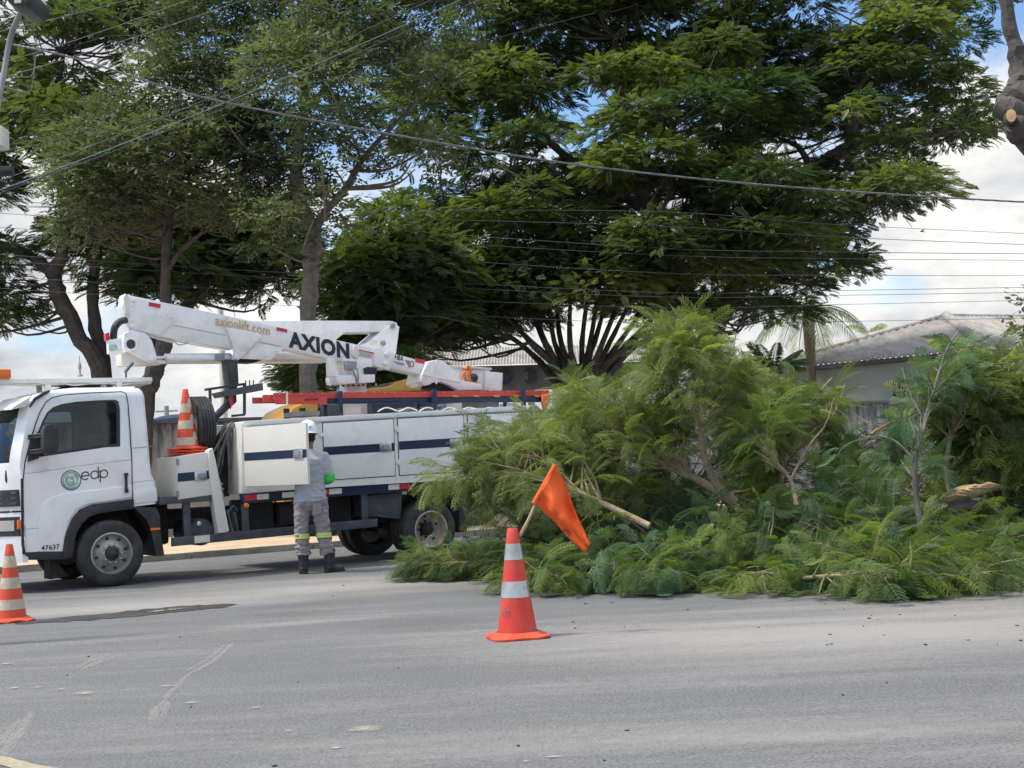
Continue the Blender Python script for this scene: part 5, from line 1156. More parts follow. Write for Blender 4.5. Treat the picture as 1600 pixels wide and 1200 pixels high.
# ================================================================ PERSON
def remesh(o, vox, sm=4):
    r = o.modifiers.new('r', 'REMESH'); r.mode = 'VOXEL'; r.voxel_size = vox; r.use_smooth_shade = True
    s = o.modifiers.new('s', 'SMOOTH'); s.iterations = sm; s.factor = .5; bpy.context.view_layer.update(); bake(o); o.data.polygons.foreach_set('use_smooth', [True]*len(o.data.polygons)); return o
def ell(cx, cy, z, rx, ry, n=24, rot=0): return [Vector((cx+rx*math.cos(a)*math.cos(rot)-ry*math.sin(a)*math.sin(rot), cy+rx*math.cos(a)*math.sin(rot)+ry*math.sin(a)*math.cos(rot), z)) for a in [2*math.pi*k/n for k in range(n)]]
_s = S3(490, 897, -.72); pb = T_O+T_U*_s.x+T_V*(-.72); pb.z = 0
pn = empty('person', pb, R_(6), label='worker seen from behind in white helmet, grey shirt and mauve trousers at the open locker', cat='person')
pn.scale = (1.0, 1.0, 1.0)
Lh, Rh = Vector((-.095, .0, .90)), Vector((.095, .0, .90)); Lk, Rk = Vector((-.125, -.0, .50)), Vector((.135, .01, .50)); La, Ra = Vector((-.115, .02, .09)), Vector((.20, .02, .09))
ShL, ShR = Vector((-.185, .02, 1.44)), Vector((.185, .02, 1.44)); ElL, ElR = Vector((-.26, .04, 1.16)), Vector((.235, .02, 1.155)); WrL, WrR = Vector((-.08, .27, 1.22)), Vector((.10, .25, 1.20))
def hand(b, w, d, side):
    d = d.normalized(); up = Vector((0, 0, 1)); s = d.cross(up).normalized()*side
    b.tube([w-d*.02, w+d*.03, w+d*.075, w+d*.09], [.024, .032, .036, .026], 10)
    for k, (o_, l_) in enumerate(((-.028, .062), (-.010, .075), (.010, .070), (.027, .055))):
        p0 = w+d*.078+up*o_; b.tube([p0, p0+d*l_*.45-s*.006, p0+d*l_*.8-s*.024, p0+d*l_*.9-s*.045], [.009, .0085, .008, .006], 8)
    p0 = w+d*.03+up*.028; b.tube([p0, p0+up*.018+d*.022-s*.015, p0+up*.02+d*.05-s*.03], [.011, .010, .008], 8)
b = MB()
b.loft([ell(0, .0, .86, .15, .10), ell(0, 0, .95, .155, .11), ell(0, .0, 1.05, .14, .10), ell(0, .01, 1.2, .16, .11), ell(0, .02, 1.36, .18, .11), ell(0, .02, 1.44, .15, .09), ell(0, .02, 1.48, .075, .07)])
b.tube([Vector((0, .02, 1.42)), Vector((.0, .03, 1.50)), Vector((0, .045, 1.58))], [.065, .058, .060], 14)
# head: skull, jaw, nose, ears, turned slightly down into the locker
b.loft([ell(0, .075, 1.535, .035, .035), ell(0, .075, 1.56, .058, .062), ell(0, .065, 1.60, .072, .085), ell(0, .055, 1.645, .078, .097), ell(0, .055, 1.69, .078, .099), ell(0, .05, 1.73, .066, .085), ell(0, .05, 1.755, .035, .05)])
b.tube([Vector((0, .145, 1.665)), Vector((0, .175, 1.63)), Vector((0, .150, 1.618))], [.010, .014, .010], 8)
b.tube([Vector((-.02, .152, 1.592)), Vector((.02, .152, 1.592))], .008, 6)
for s in (-1, 1):
    b.loft([[Vector((s*.074, .045+.022*math.cos(a), 1.64+.034*math.sin(a))) for a in [2*math.pi*k/12 for k in range(12)]], [Vector((s*.090, .038+.026*math.cos(a), 1.643+.037*math.sin(a))) for a in [2*math.pi*k/12 for k in range(12)]]])
for a_, c_ in ((ShL, ElL), (ShR, ElR)): b.tube([a_, a_.lerp(c_, .5), c_], [.052, .046, .040], 12)
for e_, w_, sd_ in ((ElL, WrL, 1), (ElR, WrR, -1)): b.tube([e_, e_.lerp(w_, .4), w_], [.040, .038, .027], 12); hand(b, w_, w_-e_, sd_)
for h_, k_, a_ in ((Lh, Lk, La), (Rh, Rk, Ra)): b.tube([h_, h_.lerp(k_, .5), k_, k_.lerp(a_, .35), a_], [.085, .075, .052, .055, .040], 14)
bd = remesh(b.build('body', M['skin'], pn), .0065, 3)
# eyes hidden from here yet present
for s in (-1, 1): MB().lathe([(.001, .011), (.008, .008), (.011, 0), (.008, -.008), (.001, -.011)], 10, Matrix.Translation((s*.030, .138, 1.655))).build('eye', M['refl'], pn)
b = MB(); b.loft([ell(0, .015, 1.60, .070, .055), ell(0, .03, 1.63, .081, .085), ell(0, .035, 1.68, .084, .095), ell(0, .04, 1.73, .074, .088)]); hr = remesh(b.build('hair', M['hair'], pn), .008, 2)
for v in hr.data.vertices:
    if v.co.y > .09: v.co.y = .09-(v.co.y-.09)*.2
# shirt
b = MB(); bulge = lambda z: .012*math.sin(z*37)+.008*math.sin(z*71)
b.loft([ell(-.008, -.005, .845, .205, .135), ell(-.005, -.01, .90, .200, .140), ell(0, -.008, .98, .188, .135), ell(0, 0, 1.08, .182, .130), ell(0, .005, 1.18, .192, .132), ell(0, .01, 1.28, .205, .132), ell(0, .015, 1.37, .205, .125), ell(0, .02, 1.435, .175, .10), ell(0, .022, 1.485, .11, .078), ell(0, .028, 1.505, .068, .064)])
for a_, c_, w_ in ((ShL, ElL, WrL), (ShR, ElR, WrR)):
    b.tube([Vector((a_.x*.55, .02, 1.415)), a_+Vector((0, 0, -.03)), a_.lerp(c_, .35), a_.lerp(c_, .8)+Vector((0, -.01, 0)), c_+Vector((0, -.012, .01))], [.05, .068, .070, .066, .062], 14); b.tube([c_, c_.lerp(w_, .3), c_.lerp(w_, .85)], [.060, .056, .044], 14)
sh_ = remesh(b.build('shirt', M['shirt'], pn), .010, 12)
def wrinkle(o, amp, fz, seed=0, zmin=-9, zmax=9, az=1.):
    for v in o.data.vertices:
        if zmin < v.co.z < zmax:
            p = v.co; q = Vector((p.x*fz*.8+seed, p.y*fz*.8, p.z*fz*az)); d = mnoise.noise(q)+.5*mnoise.noise(q*2.3); v.co = p+v.normal*amp*(abs(d)*1.6-.35)
wrinkle(sh_, .011, 6, 1, az=1.6); wrinkle(sh_, .010, 10, 4, .82, 1.10, 2.0)
# green forearm sleeve
b = MB(); b.tube([ElR+Vector((.004, -.018, .035)), ElR+Vector((.006, -.02, -.02)), ElR+Vector((-.015, .03, -.035)), ElR.lerp(WrR, .45)], [.066, .070, .066, .052], 16); gs = remesh(b.build('arm_sleeve', M['green'], pn), .009, 3); wrinkle(gs, .006, 18, 3)
# trousers
b = MB(); b.loft([ell(0, -.005, .98, .165, .118), ell(0, -.01, .93, .178, .128), ell(0, -.012, .87, .190, .140), ell(0, -.01, .82, .185, .130), ell(0, -.0, .76, .15, .10)])
for h_, k_, a_ in ((Lh, Lk, La), (Rh, Rk, Ra)):
    b.tube([h_+Vector((0, -.01, -.0)), h_.lerp(k_, .35), h_.lerp(k_, .7), k_, k_.lerp(a_, .3), k_.lerp(a_, .55), k_.lerp(a_, .66)+Vector((0, 0, 0))], [.108, .105, .094, .085, .083, .088, .092], 20)
tr_ = remesh(b.build('trousers', M['trouser'], pn), .010, 4); wrinkle(tr_, .017, 7, 2, az=1.5); wrinkle(tr_, .014, 11, 6, .20, .50, 2.4)
b = MB(); b.prism([(.02, .70), (.13, .72), (.135, .84), (.03, .85)], -.163, -.14, .01); bp_ = b.build('back_pocket', M['trouser'], pn)
for k_, a_ in ((Lk, La), (Rk, Ra)):
    c = k_.lerp(a_, .10); b = MB()
    for z0, z1, m_, nm in ((-.03, -.010, 'band', 'reflective_band'), (-.010, .008, 'bandgrey', 'reflective_band'), (.008, .028, 'band', 'reflective_band')):
        MB().loft([ell(c.x, c.y, c.z+z0, .094, .097, 28), ell(c.x, c.y, c.z+z1, .094, .097, 28)], cap=False).build(nm, M[m_], pn)
# boots
for (a_, ang) in ((La, R_(100)), (Ra, R_(32))):
    b = MB(); d = Vector((math.cos(ang), math.sin(ang), 0)); b.loft([ell(a_.x, a_.y, .29, .072, .075), ell(a_.x, a_.y, .20, .066, .072), ell(a_.x, a_.y, .10, .058, .066), ell(a_.x, a_.y, .05, .060, .068)])
    h_ = a_*1; h_.z = .045; b.tube([h_-d*.06, h_, h_+d*.09+Vector((0, 0, -.005)), h_+d*.15+Vector((0, 0, -.006)), h_+d*.19+Vector((0, 0, -.010))], [.046, .052, .048, .046, .030], 14)
    bo = remesh(b.build('boot', M['boot'], pn), .009, 3)
    for v in bo.data.vertices: v.co.z = max(v.co.z, .004)
    wrinkle(bo, .006, 20, 3, .08, .3, 2.)
    pts = []
    for k in range(24):
        a = 2*math.pi*k/24; pts.append((a_.x+d.x*(.065+.145*math.cos(a))-d.y*.053*math.sin(a), a_.y+d.y*(.065+.145*math.cos(a))+d.x*.053*math.sin(a)))
    MB().prism(pts, .002, .024, .004, ax='xy').build('sole', M['ink'], bo)
# helmet
hm = MB(); mt = Matrix.Translation((0, .045, 1.700)) @ Matrix.Rotation(R_(-4), 4, 'X')
hm.lathe([(.001, .158), (.03, .156), (.065, .142), (.094, .112), (.110, .07), (.117, .03), (.119, .004), (.128, -.006), (.130, -.012), (.118, -.012), (.112, .0), (.108, .06), (.08, .12), (.001, .145)], 40, mt @ Matrix.Diagonal((.98, 1.15, 1, 1)))
hm.loft([[mt @ Vector((.11*math.cos(a), .12+.06*s*math.sin(a)+(.04 if s else 0)*math.sin(a), -.004-.012*s)) for a in [math.pi*k/12 for k in range(13)]] for s in (0, 1)], cap=False, closed=False)
hmo = hm.build('helmet', M['helmet'], pn)
b = MB(); b.tube([mt @ Vector((0, .12*math.cos(a)*1.05, .02+.140*math.sin(a))) for a in [math.pi*k/14 for k in range(15)]], .010, 8); b.build('helmet_ridge', M['helmet'], hmo)
b = MB(); b.loft([ell(0, .035, 1.675, .092, .100), ell(0, .035, 1.70, .098, .108)], cap=False); b.box((-.035, -.085, 1.655), (.035, -.062, 1.695), .008); b.build('helmet_band', M['ink'], pn)
MB().ribbon([(.012*math.cos(t), .012*math.sin(t)) for t in [2*math.pi*k/10 for k in range(10)]], .006, True).build('helmet_mark', M['navy'], hmo, loc=(.035, -.082, 1.765))

# ================================================================ TREES
F_LO = [frond(8, .46, .13, False, .10, s, fold=.3) for s in range(4)]
F_HI = [frond(9, .40, .115, True, .16, 10+s, 6, fold=.5) for s in range(3)]+[frond(8, .34, .11, True, .24, 20, 6, fold=.85)]
F_BR = [broad(7, .34, .12, s) for s in range(4)]
F_PL = [palmleaf(.30, 8, s) for s in range(3)]
M['leafbig'] = leafmat('leaf_dark_feathery', (.032, .070, .038), (.175, .215, .065), .42)
M['leafdark'] = leafmat('leaf_deep_green', (.026, .058, .034), (.13, .18, .058), .42)
M['leafmid'] = leafmat('leaf_grey_green', (.045, .072, .046), (.165, .20, .11), .40)
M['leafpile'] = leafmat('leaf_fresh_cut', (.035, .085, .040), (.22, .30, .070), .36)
M['leafblue'] = leafmat('leaf_blue_green', (.050, .12, .070), (.15, .25, .13), .36)
M['leafwilt'] = leafmat('leaf_olive', (.070, .115, .045), (.25, .305, .095), .40)
M['leafpalm'] = leafmat('leaf_palm', (.16, .22, .13), (.32, .38, .22), .5)
def inpoly(x, y, P):
    c = False; j = len(P)-1
    for i in range(len(P)):
        if (P[i][1] > y) != (P[j][1] > y) and x < (P[j][0]-P[i][0])*(y-P[i][1])/(P[j][1]-P[i][1])+P[i][0]: c = not c
        j = i
    return c
def clumps(poly, Y, depth, n, seed, holes=(), sep=0):
    rg = random.Random(seed); xs = [p[0] for p in poly]; ys = [p[1] for p in poly]; cx, cy = sum(xs)/len(xs), sum(ys)/len(ys); hw, hh = (max(xs)-min(xs))/2, (max(ys)-min(ys))/2; out = []; tries = 0
    while len(out) < n and tries < 60000:
        tries += 1; x, y = rg.uniform(min(xs), max(xs)), rg.uniform(min(ys), max(ys))
        if not inpoly(x, y, poly) or any((x-h[0])**2+(y-h[1])**2 < h[2]**2 for h in holes): continue
        rel = min(.95, math.hypot((x-cx)/hw, (y-cy)/hh)); dy = rg.uniform(-1, 1)*depth*math.sqrt(1-rel*rel)
        if sep and any((x-o[0])**2+(y-o[1])**2+((dy-o[2])*FPX/Y)**2 < sep*sep for o in out): continue
        out.append((x, y, dy))
    # the picture position is kept, so the clump moves outwards with its depth
    return [at(x, y, Y+dy) for x, y, dy in out]
def crown(name, root, C_, tmpl, m, per, rx, rz, sc=(.8, 1.2), flat=.35, seed=0, tint=(.2, .9), droop=.25, sizevar=.35):
    rg = np.random.default_rng(seed); A, B_, S_, T_ = [], [], [], []
    for c in C_:
        k = max(.5, 1+rg.normal(0, sizevar)); n = int(per*k*k); d = rg.normal(0, 1, (n, 3)); d /= np.linalg.norm(d, axis=1, keepdims=True); d[:, 2] = np.where(d[:, 2] < -.25, -d[:, 2], d[:, 2])
        rad = rg.uniform(.45, 1.0, (n, 1))**.6; p = np.array(c)+d*np.array([rx, rx, rz])*k*rad; X = d.copy(); X[:, 2] = X[:, 2]*flat-droop*rg.random(n); X += rg.normal(0, .35, X.shape)*[1, 1, .5]
        A.append(p); B_.append(X); S_.append(rg.uniform(sc[0], sc[1], n)); T_.append(np.full(n, rg.uniform(*tint))+rg.normal(0, .10, n))
    loc = np.concatenate(A); X = np.concatenate(B_); s = np.concatenate(S_); t = np.concatenate(T_)
    wh = rg.integers(0, len(tmpl), len(loc)); o = bulk(name, tmpl, wh, frames(X, .35, rg), loc, s, t, m, None)
    return ad_(o, root)
def trunk(name, root, limbs, m, C_=None, seed=0, r_end=.010, twigs=1., per_tw=0):
    "limbs: lists of (px, py, depth, radius)"
    b = MB(); nodes = []; rg = random.Random(seed)
    for L_ in limbs:
        P = smoothpath([at(x, y, Y) for x, y, Y, r in L_], 5); R3 = []
        for i in range(len(L_)-1): R3 += [L_[i][3]+(L_[i+1][3]-L_[i][3])*j/5 for j in range(5)]
        R3.append(L_[-1][3]); P = [p+Vector((rg.gauss(0, 1), rg.gauss(0, 1), 0))*R3[i]*.12 for i, p in enumerate(P)]
        b.tube(P, [r*(1+.10*rg.uniform(-1, 1)) for r in R3], 10); nodes += [(p, r) for p, r in zip(P, R3)]
    if C_:
        for c in C_:
            if rg.random() > twigs: continue
            best = min(nodes, key=lambda q: (q[0]-c).length+(1.5 if q[0].z > c.z else 0)); p0, r0 = best; v = c-p0
            if v.length > 9: continue
            mid = p0+v*.5+Vector((rg.gauss(0, .25), rg.gauss(0, .25), -.12*v.length+rg.gauss(0, .15))); r1 = min(r0*.6, .016+.012*v.length)
            path = smoothpath([p0, mid, c], 4); b.tube(path, [r1+(r_end-r1)*i/(len(path)-1) for i in range(len(path))], 6)
            for k in range(per_tw):
                e = c+Vector((rg.gauss(0, .7), rg.gauss(0, .7), rg.gauss(0, .3))); s_ = mid.lerp(c, rg.random()); b.tube([s_, s_.lerp(e, .5)+Vector((0, 0, .1)), e], [.02, .014, .007], 4)
    return ad_(b.build(name, m, None), root)
def tree(label, base, name='tree', **k):
    o = empty(name, base, label=label, cat=k.get('cat', 'tree')); return o
def gnd(px, Y): p = at(px, 700, Y); return Vector((p.x, p.y, 0))
def gp(px, Y):   # picture row of the ground at depth Y
    p = gnd(px, Y)-CAM; return 600-FPX*p.dot(_u2)/p.dot(_f)

# great feathery tree
Y1 = 37
big = [(560, 540), (520, 450), (540, 360), (590, 300), (620, 230), (650, 120), (690, 20), (720, -60), (1500, -70), (1525, 50), (1500, 100), (1530, 165), (1560, 215), (1500, 250), (1420, 285), (1412, 320), (1370, 370), (1335, 420), (1285, 440), (1245, 490), (1220, 530), (1180, 540), (1100, 500), (1000, 490), (900, 480), (800, 500), (700, 540)]
hl = [(610, 280, 48), (570, 350, 40), (700, 250, 20), (1265, 245, 46), (1240, 262, 30), (930, 160, 26), (640, 262, 22), (765, 215, 20), (1190, 20, 20), (720, 10, 24)]
Cb = clumps(big, Y1, 6.5, 400, 5, hl, 25)
t1 = tree('great spreading feathery-leaved tree filling the sky in the middle and right', gnd(1105, Y1))
g_ = gp(1105, Y1)
lim = [[(1100, g_+4, Y1, .55), (1104, 640, Y1, .42), (1112, 520, Y1, .36), (1150, 455, Y1, .30), (1195, 400, Y1, .27), (1258, 285, Y1-1, .22), (1310, 240, Y1-1.5, .19), (1332, 218, Y1-1.6, .17), (1334, 150, Y1-1.8, .11), (1390, 60, Y1-2, .05)],
       [(1112, 520, Y1, .3), (1060, 440, Y1, .26), (1010, 330, Y1-.5, .2), (980, 200, Y1-1, .14), (960, 60, Y1-1, .08)], [(1258, 285, Y1-1, .12), (1262, 255, Y1-1, .09), (1245, 228, Y1-1, .07), (1215, 215, Y1-1, .03)],
       [(1150, 455, Y1, .2), (1170, 330, Y1+1, .15), (1130, 180, Y1+1, .10), (1150, 40, Y1+1, .05)], [(1010, 330, Y1, .14), (880, 240, Y1+.5, .1), (760, 140, Y1, .05)], [(1332, 218, Y1-1.6, .12), (1430, 215, Y1-2, .07), (1530, 200, Y1-2, .03)],
       [(1195, 400, Y1, .15), (1090, 300, Y1-3, .1), (1060, 220, Y1-4, .05)], [(1060, 440, Y1, .18), (900, 380, Y1-2, .12), (740, 330, Y1-2.5, .07), (640, 350, Y1-2, .04)], [(1060, 440, Y1, .14), (870, 470, Y1+2, .09), (680, 490, Y1+2, .04)]]
trunk('trunk', t1, lim, M['bark'], Cb, 2, per_tw=2)
crown('crown', t1, Cb, F_LO, M['leafbig'], 165, .88, .40, (.6, .98), .3, 3, (.05, .95), .2)
# many-stemmed tree below it
Y2 = 34; t2 = tree('dark many-stemmed tree fanning out from one point behind the basket', gnd(905, Y2)); g_ = gp(905, Y2); rg = random.Random(4); fan = []
for k in range(17):
    f_ = (k-8)/8+rg.gauss(0, .05); tx = 905+10+f_*(150+25*rg.random()); ty = 500-75*(1-f_*f_)+rg.gauss(0, 14); fan.append([(905+f_*12, g_+3, Y2+rg.gauss(0, .2), .17), (905+f_*22, 640, Y2+rg.gauss(0, .2), .12), (905+f_*40+rg.gauss(0, 3), 585, Y2+rg.gauss(0, .3), .09), (905+f_*95, 535, Y2+rg.gauss(0, .6), .065), (tx, ty, Y2+rg.gauss(0, 1), .04), (tx+f_*30, ty-60, Y2+rg.gauss(0, 1.2), .015)])
Cf = clumps([(640, 560), (560, 500), (600, 430), (760, 410), (900, 400), (1050, 400), (1080, 450), (1000, 470), (960, 440), (870, 470), (820, 500), (760, 540), (700, 565)], Y2, 2.5, 60, 9, (), 20)
trunk('trunk', t2, fan, M['bark'], Cf, 4, .012, 1., 2); crown('crown', t2, Cf, F_LO, M['leafdark'], 110, .8, .42, (.7, 1.1), .3, 13, (.1, .9), .3)
# low dense tree at the left of it
Y3 = 31; t3 = tree('low dense dark tree between the grey trunk and the raised boom', gnd(600, Y3)); Cd = clumps([(512, 555), (505, 470), (540, 410), (590, 360), (640, 350), (700, 400), (720, 500), (640, 560), (560, 570)], Y3, 2.5, 55, 12, (), 18)
trunk('trunk', t3, [[(600, gp(600, Y3)+3, Y3, .2), (600, 600, Y3, .15), (598, 500, Y3, .10), (590, 400, Y3, .05)]], M['bark'], Cd, 6, per_tw=1); crown('crown', t3, Cd, F_LO, M['leafdark'], 105, .64, .38, (.65, 1.0), .4, 23, (.15, 1.), .35)
# small bushes seen under the booms
Y4 = 29; t4 = tree('small bushy tree showing under the boom beside the grey trunk', gnd(455, Y4)); Ce = clumps([(432, 595), (430, 575), (455, 565), (520, 568), (515, 600), (460, 610)], Y4, 1, 14, 3, (), 10)+clumps([(585, 600), (590, 582), (640, 578), (650, 600), (610, 606)], Y4, .6, 12, 5, (), 8)
trunk('trunk', t4, [[(455, gp(455, Y4), Y4, .12), (460, 620, Y4, .08), (470, 585, Y4, .04)], [(620, gp(620, Y4), Y4, .1), (618, 620, Y4, .06), (615, 590, Y4, .03)]], M['bark'], Ce, 6); crown('crown', t4, Ce, F_LO, M['leafdark'], 70, .4, .3, (.5, .8), .4, 29, (.3, 1.), .3)
# left dark tree
Y5 = 33; t5 = tree('dark feathery tree at the far left with a forked trunk', gnd(168, Y5)); g_ = gp(150, Y5)
La_ = [(-60, -60), (300, -60), (255, 70), (225, 150), (250, 260), (200, 330), (120, 350), (60, 300), (-60, 330)]
Cl = clumps(La_, Y5, 4.5, 80, 21, [(225, 160, 24), (150, 170, 20), (40, 300, 20), (60, 120, 16)], 26)+clumps([(-50, 400), (10, 395), (18, 430), (15, 515), (-50, 520)], Y5, 1, 10, 3, (), 12)
trunk('trunk', t5, [[(172, g_+3, Y5, .26), (160, 600, Y5, .22), (120, 520, Y5, .20), (92, 460, Y5, .19), (84, 428, Y5, .18), (98, 392, Y5, .14), (104, 330, Y5, .12), (80, 220, Y5, .09), (100, 80, Y5, .05)], [(84, 430, Y5, .14), (55, 405, Y5, .11), (20, 388, Y5, .10), (-30, 372, Y5, .08)], [(178, g_+3, Y5+.4, .2), (165, 590, Y5+.4, .17), (148, 500, Y5+.4, .15), (146, 440, Y5+.4, .13), (160, 340, Y5+.4, .1), (190, 200, Y5, .06)]], M['bark'], Cl, 8, per_tw=1)
crown('crown', t5, Cl, F_LO, M['leafdark'], 95, .75, .38, (.6, 1.0), .3, 31, (.05, .9), .3)
# second dark tree behind the thin trunk, low wide crown
Y6 = 35; t6 = tree('dark low-crowned tree with a thick leaning trunk behind the cab', gnd(232, Y6)); Cm = clumps([(130, 400), (170, 350), (260, 330), (420, 330), (450, 400), (448, 455), (420, 480), (340, 462), (300, 470), (240, 470), (150, 440)], Y6, 3, 75, 14, (), 20)
g_ = gp(225, Y6); trunk('trunk', t6, [[(222, g_+3, Y6, .24), (228, 640, Y6, .20), (243, 580, Y6, .18), (262, 530, Y6, .17), (300, 470, Y6, .13), (350, 420, Y6, .08)], [(246, 580, Y6, .2), (240, 520, Y6, .15), (215, 450, Y6, .10), (190, 400, Y6, .06)], [(262, 530, Y6, .12), (262, 440, Y6, .1), (280, 370, Y6, .05)]], M['bark'], Cm, 9, per_tw=1)
crown('crown', t6, Cm, F_LO, M['leafdark'], 110, 1.0, .42, (.8, 1.15), .3, 37, (.1, .9), .3)
# thin-trunked paler tree
Y7 = 27; t7 = tree('grey-green broad-leaved tree on a thin trunk, left of the taller grey one', gnd(262, Y7)); Cn = clumps([(100, 290), (130, 210), (200, 165), (300, 140), (420, 170), (450, 250), (440, 320), (360, 350), (260, 350), (180, 400), (110, 370)], Y7, 2.6, 95, 17, [(310, 258, 26), (200, 330, 16), (380, 300, 14), (240, 200, 10)], 24)
g_ = gp(262, Y7); trunk('trunk', t7, [[(212, g_+3, Y7, .24), (222, 640, Y7, .20), (238, 590, Y7, .18), (254, 540, Y7, .15), (258, 470, Y7, .11), (262, 350, Y7, .09), (280, 260, Y7, .06), (270, 190, Y7, .03)], [(262, 420, Y7, .06), (290, 385, Y7, .05), (320, 360, Y7, .03)], [(262, 350, Y7, .06), (200, 290, Y7, .03)]], M['bark'], Cn, 5, per_tw=1)
crown('crown', t7, Cn, F_BR, M['leafmid'], 64, .50, .32, (.75, 1.15), .6, 41, (.1, .95), .25)
# tall grey-trunked tree
Y8 = 26; t8 = tree('tall broad-leaved tree with a bare grey trunk rising behind the boom', gnd(482, Y8))
Cg = clumps([(240, 60), (300, -60), (760, -60), (730, 60), (690, 120), (700, 200), (660, 270), (600, 300), (570, 350), (520, 330), (430, 420), (400, 330), (430, 250), (330, 170), (260, 130)], Y8, 3.6, 150, 19, [(600, 140, 34), (560, 300, 38), (525, 380, 40), (610, 265, 26), (395, 390, 24), (240, 60, 16), (590, 250, 26), (420, 180, 18), (330, 60, 16), (500, 220, 16), (650, 80, 18), (470, 100, 10)], 24)
g_ = gp(482, Y8); trunk('trunk', t8, [[(488, g_+3, Y8, .22), (484, 640, Y8, .18), (481, 520, Y8, .155), (484, 430, Y8, .15), (491, 390, Y8, .16), (484, 350, Y8, .13), (466, 300, Y8, .11), (462, 250, Y8, .10), (475, 160, Y8, .08), (470, 60, Y8, .05)], [(488, 365, Y8, .10), (510, 330, Y8, .08), (540, 295, Y8, .075), (570, 245, Y8, .06), (620, 190, Y8, .04), (680, 130, Y8, .02)], [(470, 180, Y8, .06), (500, 148, Y8, .05), (545, 90, Y8, .035), (600, 60, Y8, .02)], [(464, 270, Y8, .05), (400, 180, Y8, .04), (340, 100, Y8, .02)]], M['barkgrey'], Cg, 5, per_tw=0, twigs=.5)
crown('crown', t8, Cg, F_BR, M['leafmid'], 52, .52, .32, (.75, 1.15), .6, 43, (.05, .8), .25)
# palms
def palm(label, px, py, Y, n, Lf, m, thick=.22, seed=0, stiff=.5, name='palm_tree', base=None, w=.035):
    rg = random.Random(seed); c = at(px, py, Y); o = tree(label, Vector((c.x, c.y, 0)), name); b = MB()
    if base is None: b.tube([Vector((c.x+.1, c.y, 0)), Vector((c.x, c.y, c.z*.6)), c-Vector((0, 0, .7)), c-Vector((0, 0, .2)), c], [thick*1.1, thick*.9, thick*1.2, thick*1.35, thick*.5], 12); ad_(b.build('trunk', M['limb']), o)
    else: b.bm.free()
    Vt = []; st = MB()
    for k in range(n):
        a = 2*math.pi*k/n+rg.gauss(0, .15); el = rg.uniform(-.2, 1.25); d = Vector((math.cos(a)*math.cos(el), math.sin(a)*math.cos(el), math.sin(el))); P = [c.copy()]
        for j in range(14): d = (d+Vector((0, 0, -.085*(1.3-stiff)*2))).normalized(); P.append(P[-1]+d*Lf/14)
        st.tube(P, [.03-.0018*j for j in range(15)], 4, cap=False)
        for j in range(2, 15):
            for jj in (0, .5):
                if j+jj > 14: continue
                p = P[j-1].lerp(P[j], jj); t = (P[j]-P[j-1]).normalized(); s = t.cross(Vector((0, 0, 1))).normalized(); l = Lf*.26*math.sin(math.pi*(j+jj)/15.5)**.7
                for sg in (-1, 1):
                    dd = (s*sg+t*.7+Vector((0, 0, -.35-.3*rg.random()))).normalized(); e = p+dd*l; q_ = t*w
                    Vt += [p-q_*.6, p+dd*l*.5-q_+Vector((0, 0, .02)), e-Vector((0, 0, .12*l)), p+dd*l*.5+q_+Vector((0, 0, .02))]
    arr = np.array([list(v) for v in Vt], 'f'); T = np.eye(3)[None]
    ad_(bulk('fronds', [arr], np.zeros(1, int), T, np.zeros((1, 3)), np.ones(1), np.array([.5+.2*rg.random()]), m, None), o); ad_(st.build('midribs', m), o); return o
palm('arching palm showing beyond the right edge of the great tree', 1262, 484, 44, 17, 2.3, M['leafpalm'], .15, 3, .62, w=.024)
palm('small distant palm top just over the house roof', 1362, 532, 62, 16, 1.6, M['leafpalm'], .15, 5, .5)
palm('low spiky blue-green palm left of the house roof', 1205, 585, 41, 22, 1.2, M['leafblue'], .12, 7, .95)
# close tree at the right edge with sawn limb
Y9 = 9.0; t9 = tree('close dark trunk with a freshly sawn limb, at the upper right edge', gnd(1760, Y9), 'pruned_tree')
trunk('trunk', t9, [[(1780, 1010, Y9, .22), (1740, 700, Y9, .19), (1690, 380, Y9, .17), (1640, 230, Y9, .15), (1600, 185, Y9, .12), (1592, 150, Y9-.02, .10), (1590, 110, Y9, .062), (1580, 50, Y9, .048), (1566, -30, Y9, .042)], [(1640, 235, Y9, .14), (1610, 200, Y9-.05, .11), (1578, 172, Y9-.12, .085), (1560, 160, Y9-.1, .05)], [(1600, 215, Y9-.1, .09), (1588, 192, Y9-.25, .06)]], M['bark'], None, 3)
q = at(1580, 180.5, Y9-.33); mtc = Matrix.Translation(q) @ (Vector((-.25, -1, -.05))).to_track_quat('Z', 'Y').to_matrix().to_4x4() @ Matrix.Diagonal((.75, 1, 1, 1))
ad_(MB().lathe([(.046, -.12), (.044, -.002), (.040, .0)], 20, mtc).build('sawn_stub', M['bark']), t9); b = MB(); b.lathe([(.040, .0), (.001, .003)], 20, mtc); c_ = ad_(b.build('cut_face', M['cutwood']), t9); ad_(MB().ribbon([(.0, .0)]*1+[(.014*math.cos(k), .014*math.sin(k)) for k in range(6)], .003).build('growth_ring', M['bamboo']), t9).matrix_parent_inverse = Matrix.Identity(4)
bpy.data.objects.remove([o for o in t9.children if o.name.startswith('growth_ring')][0], do_unlink=True)
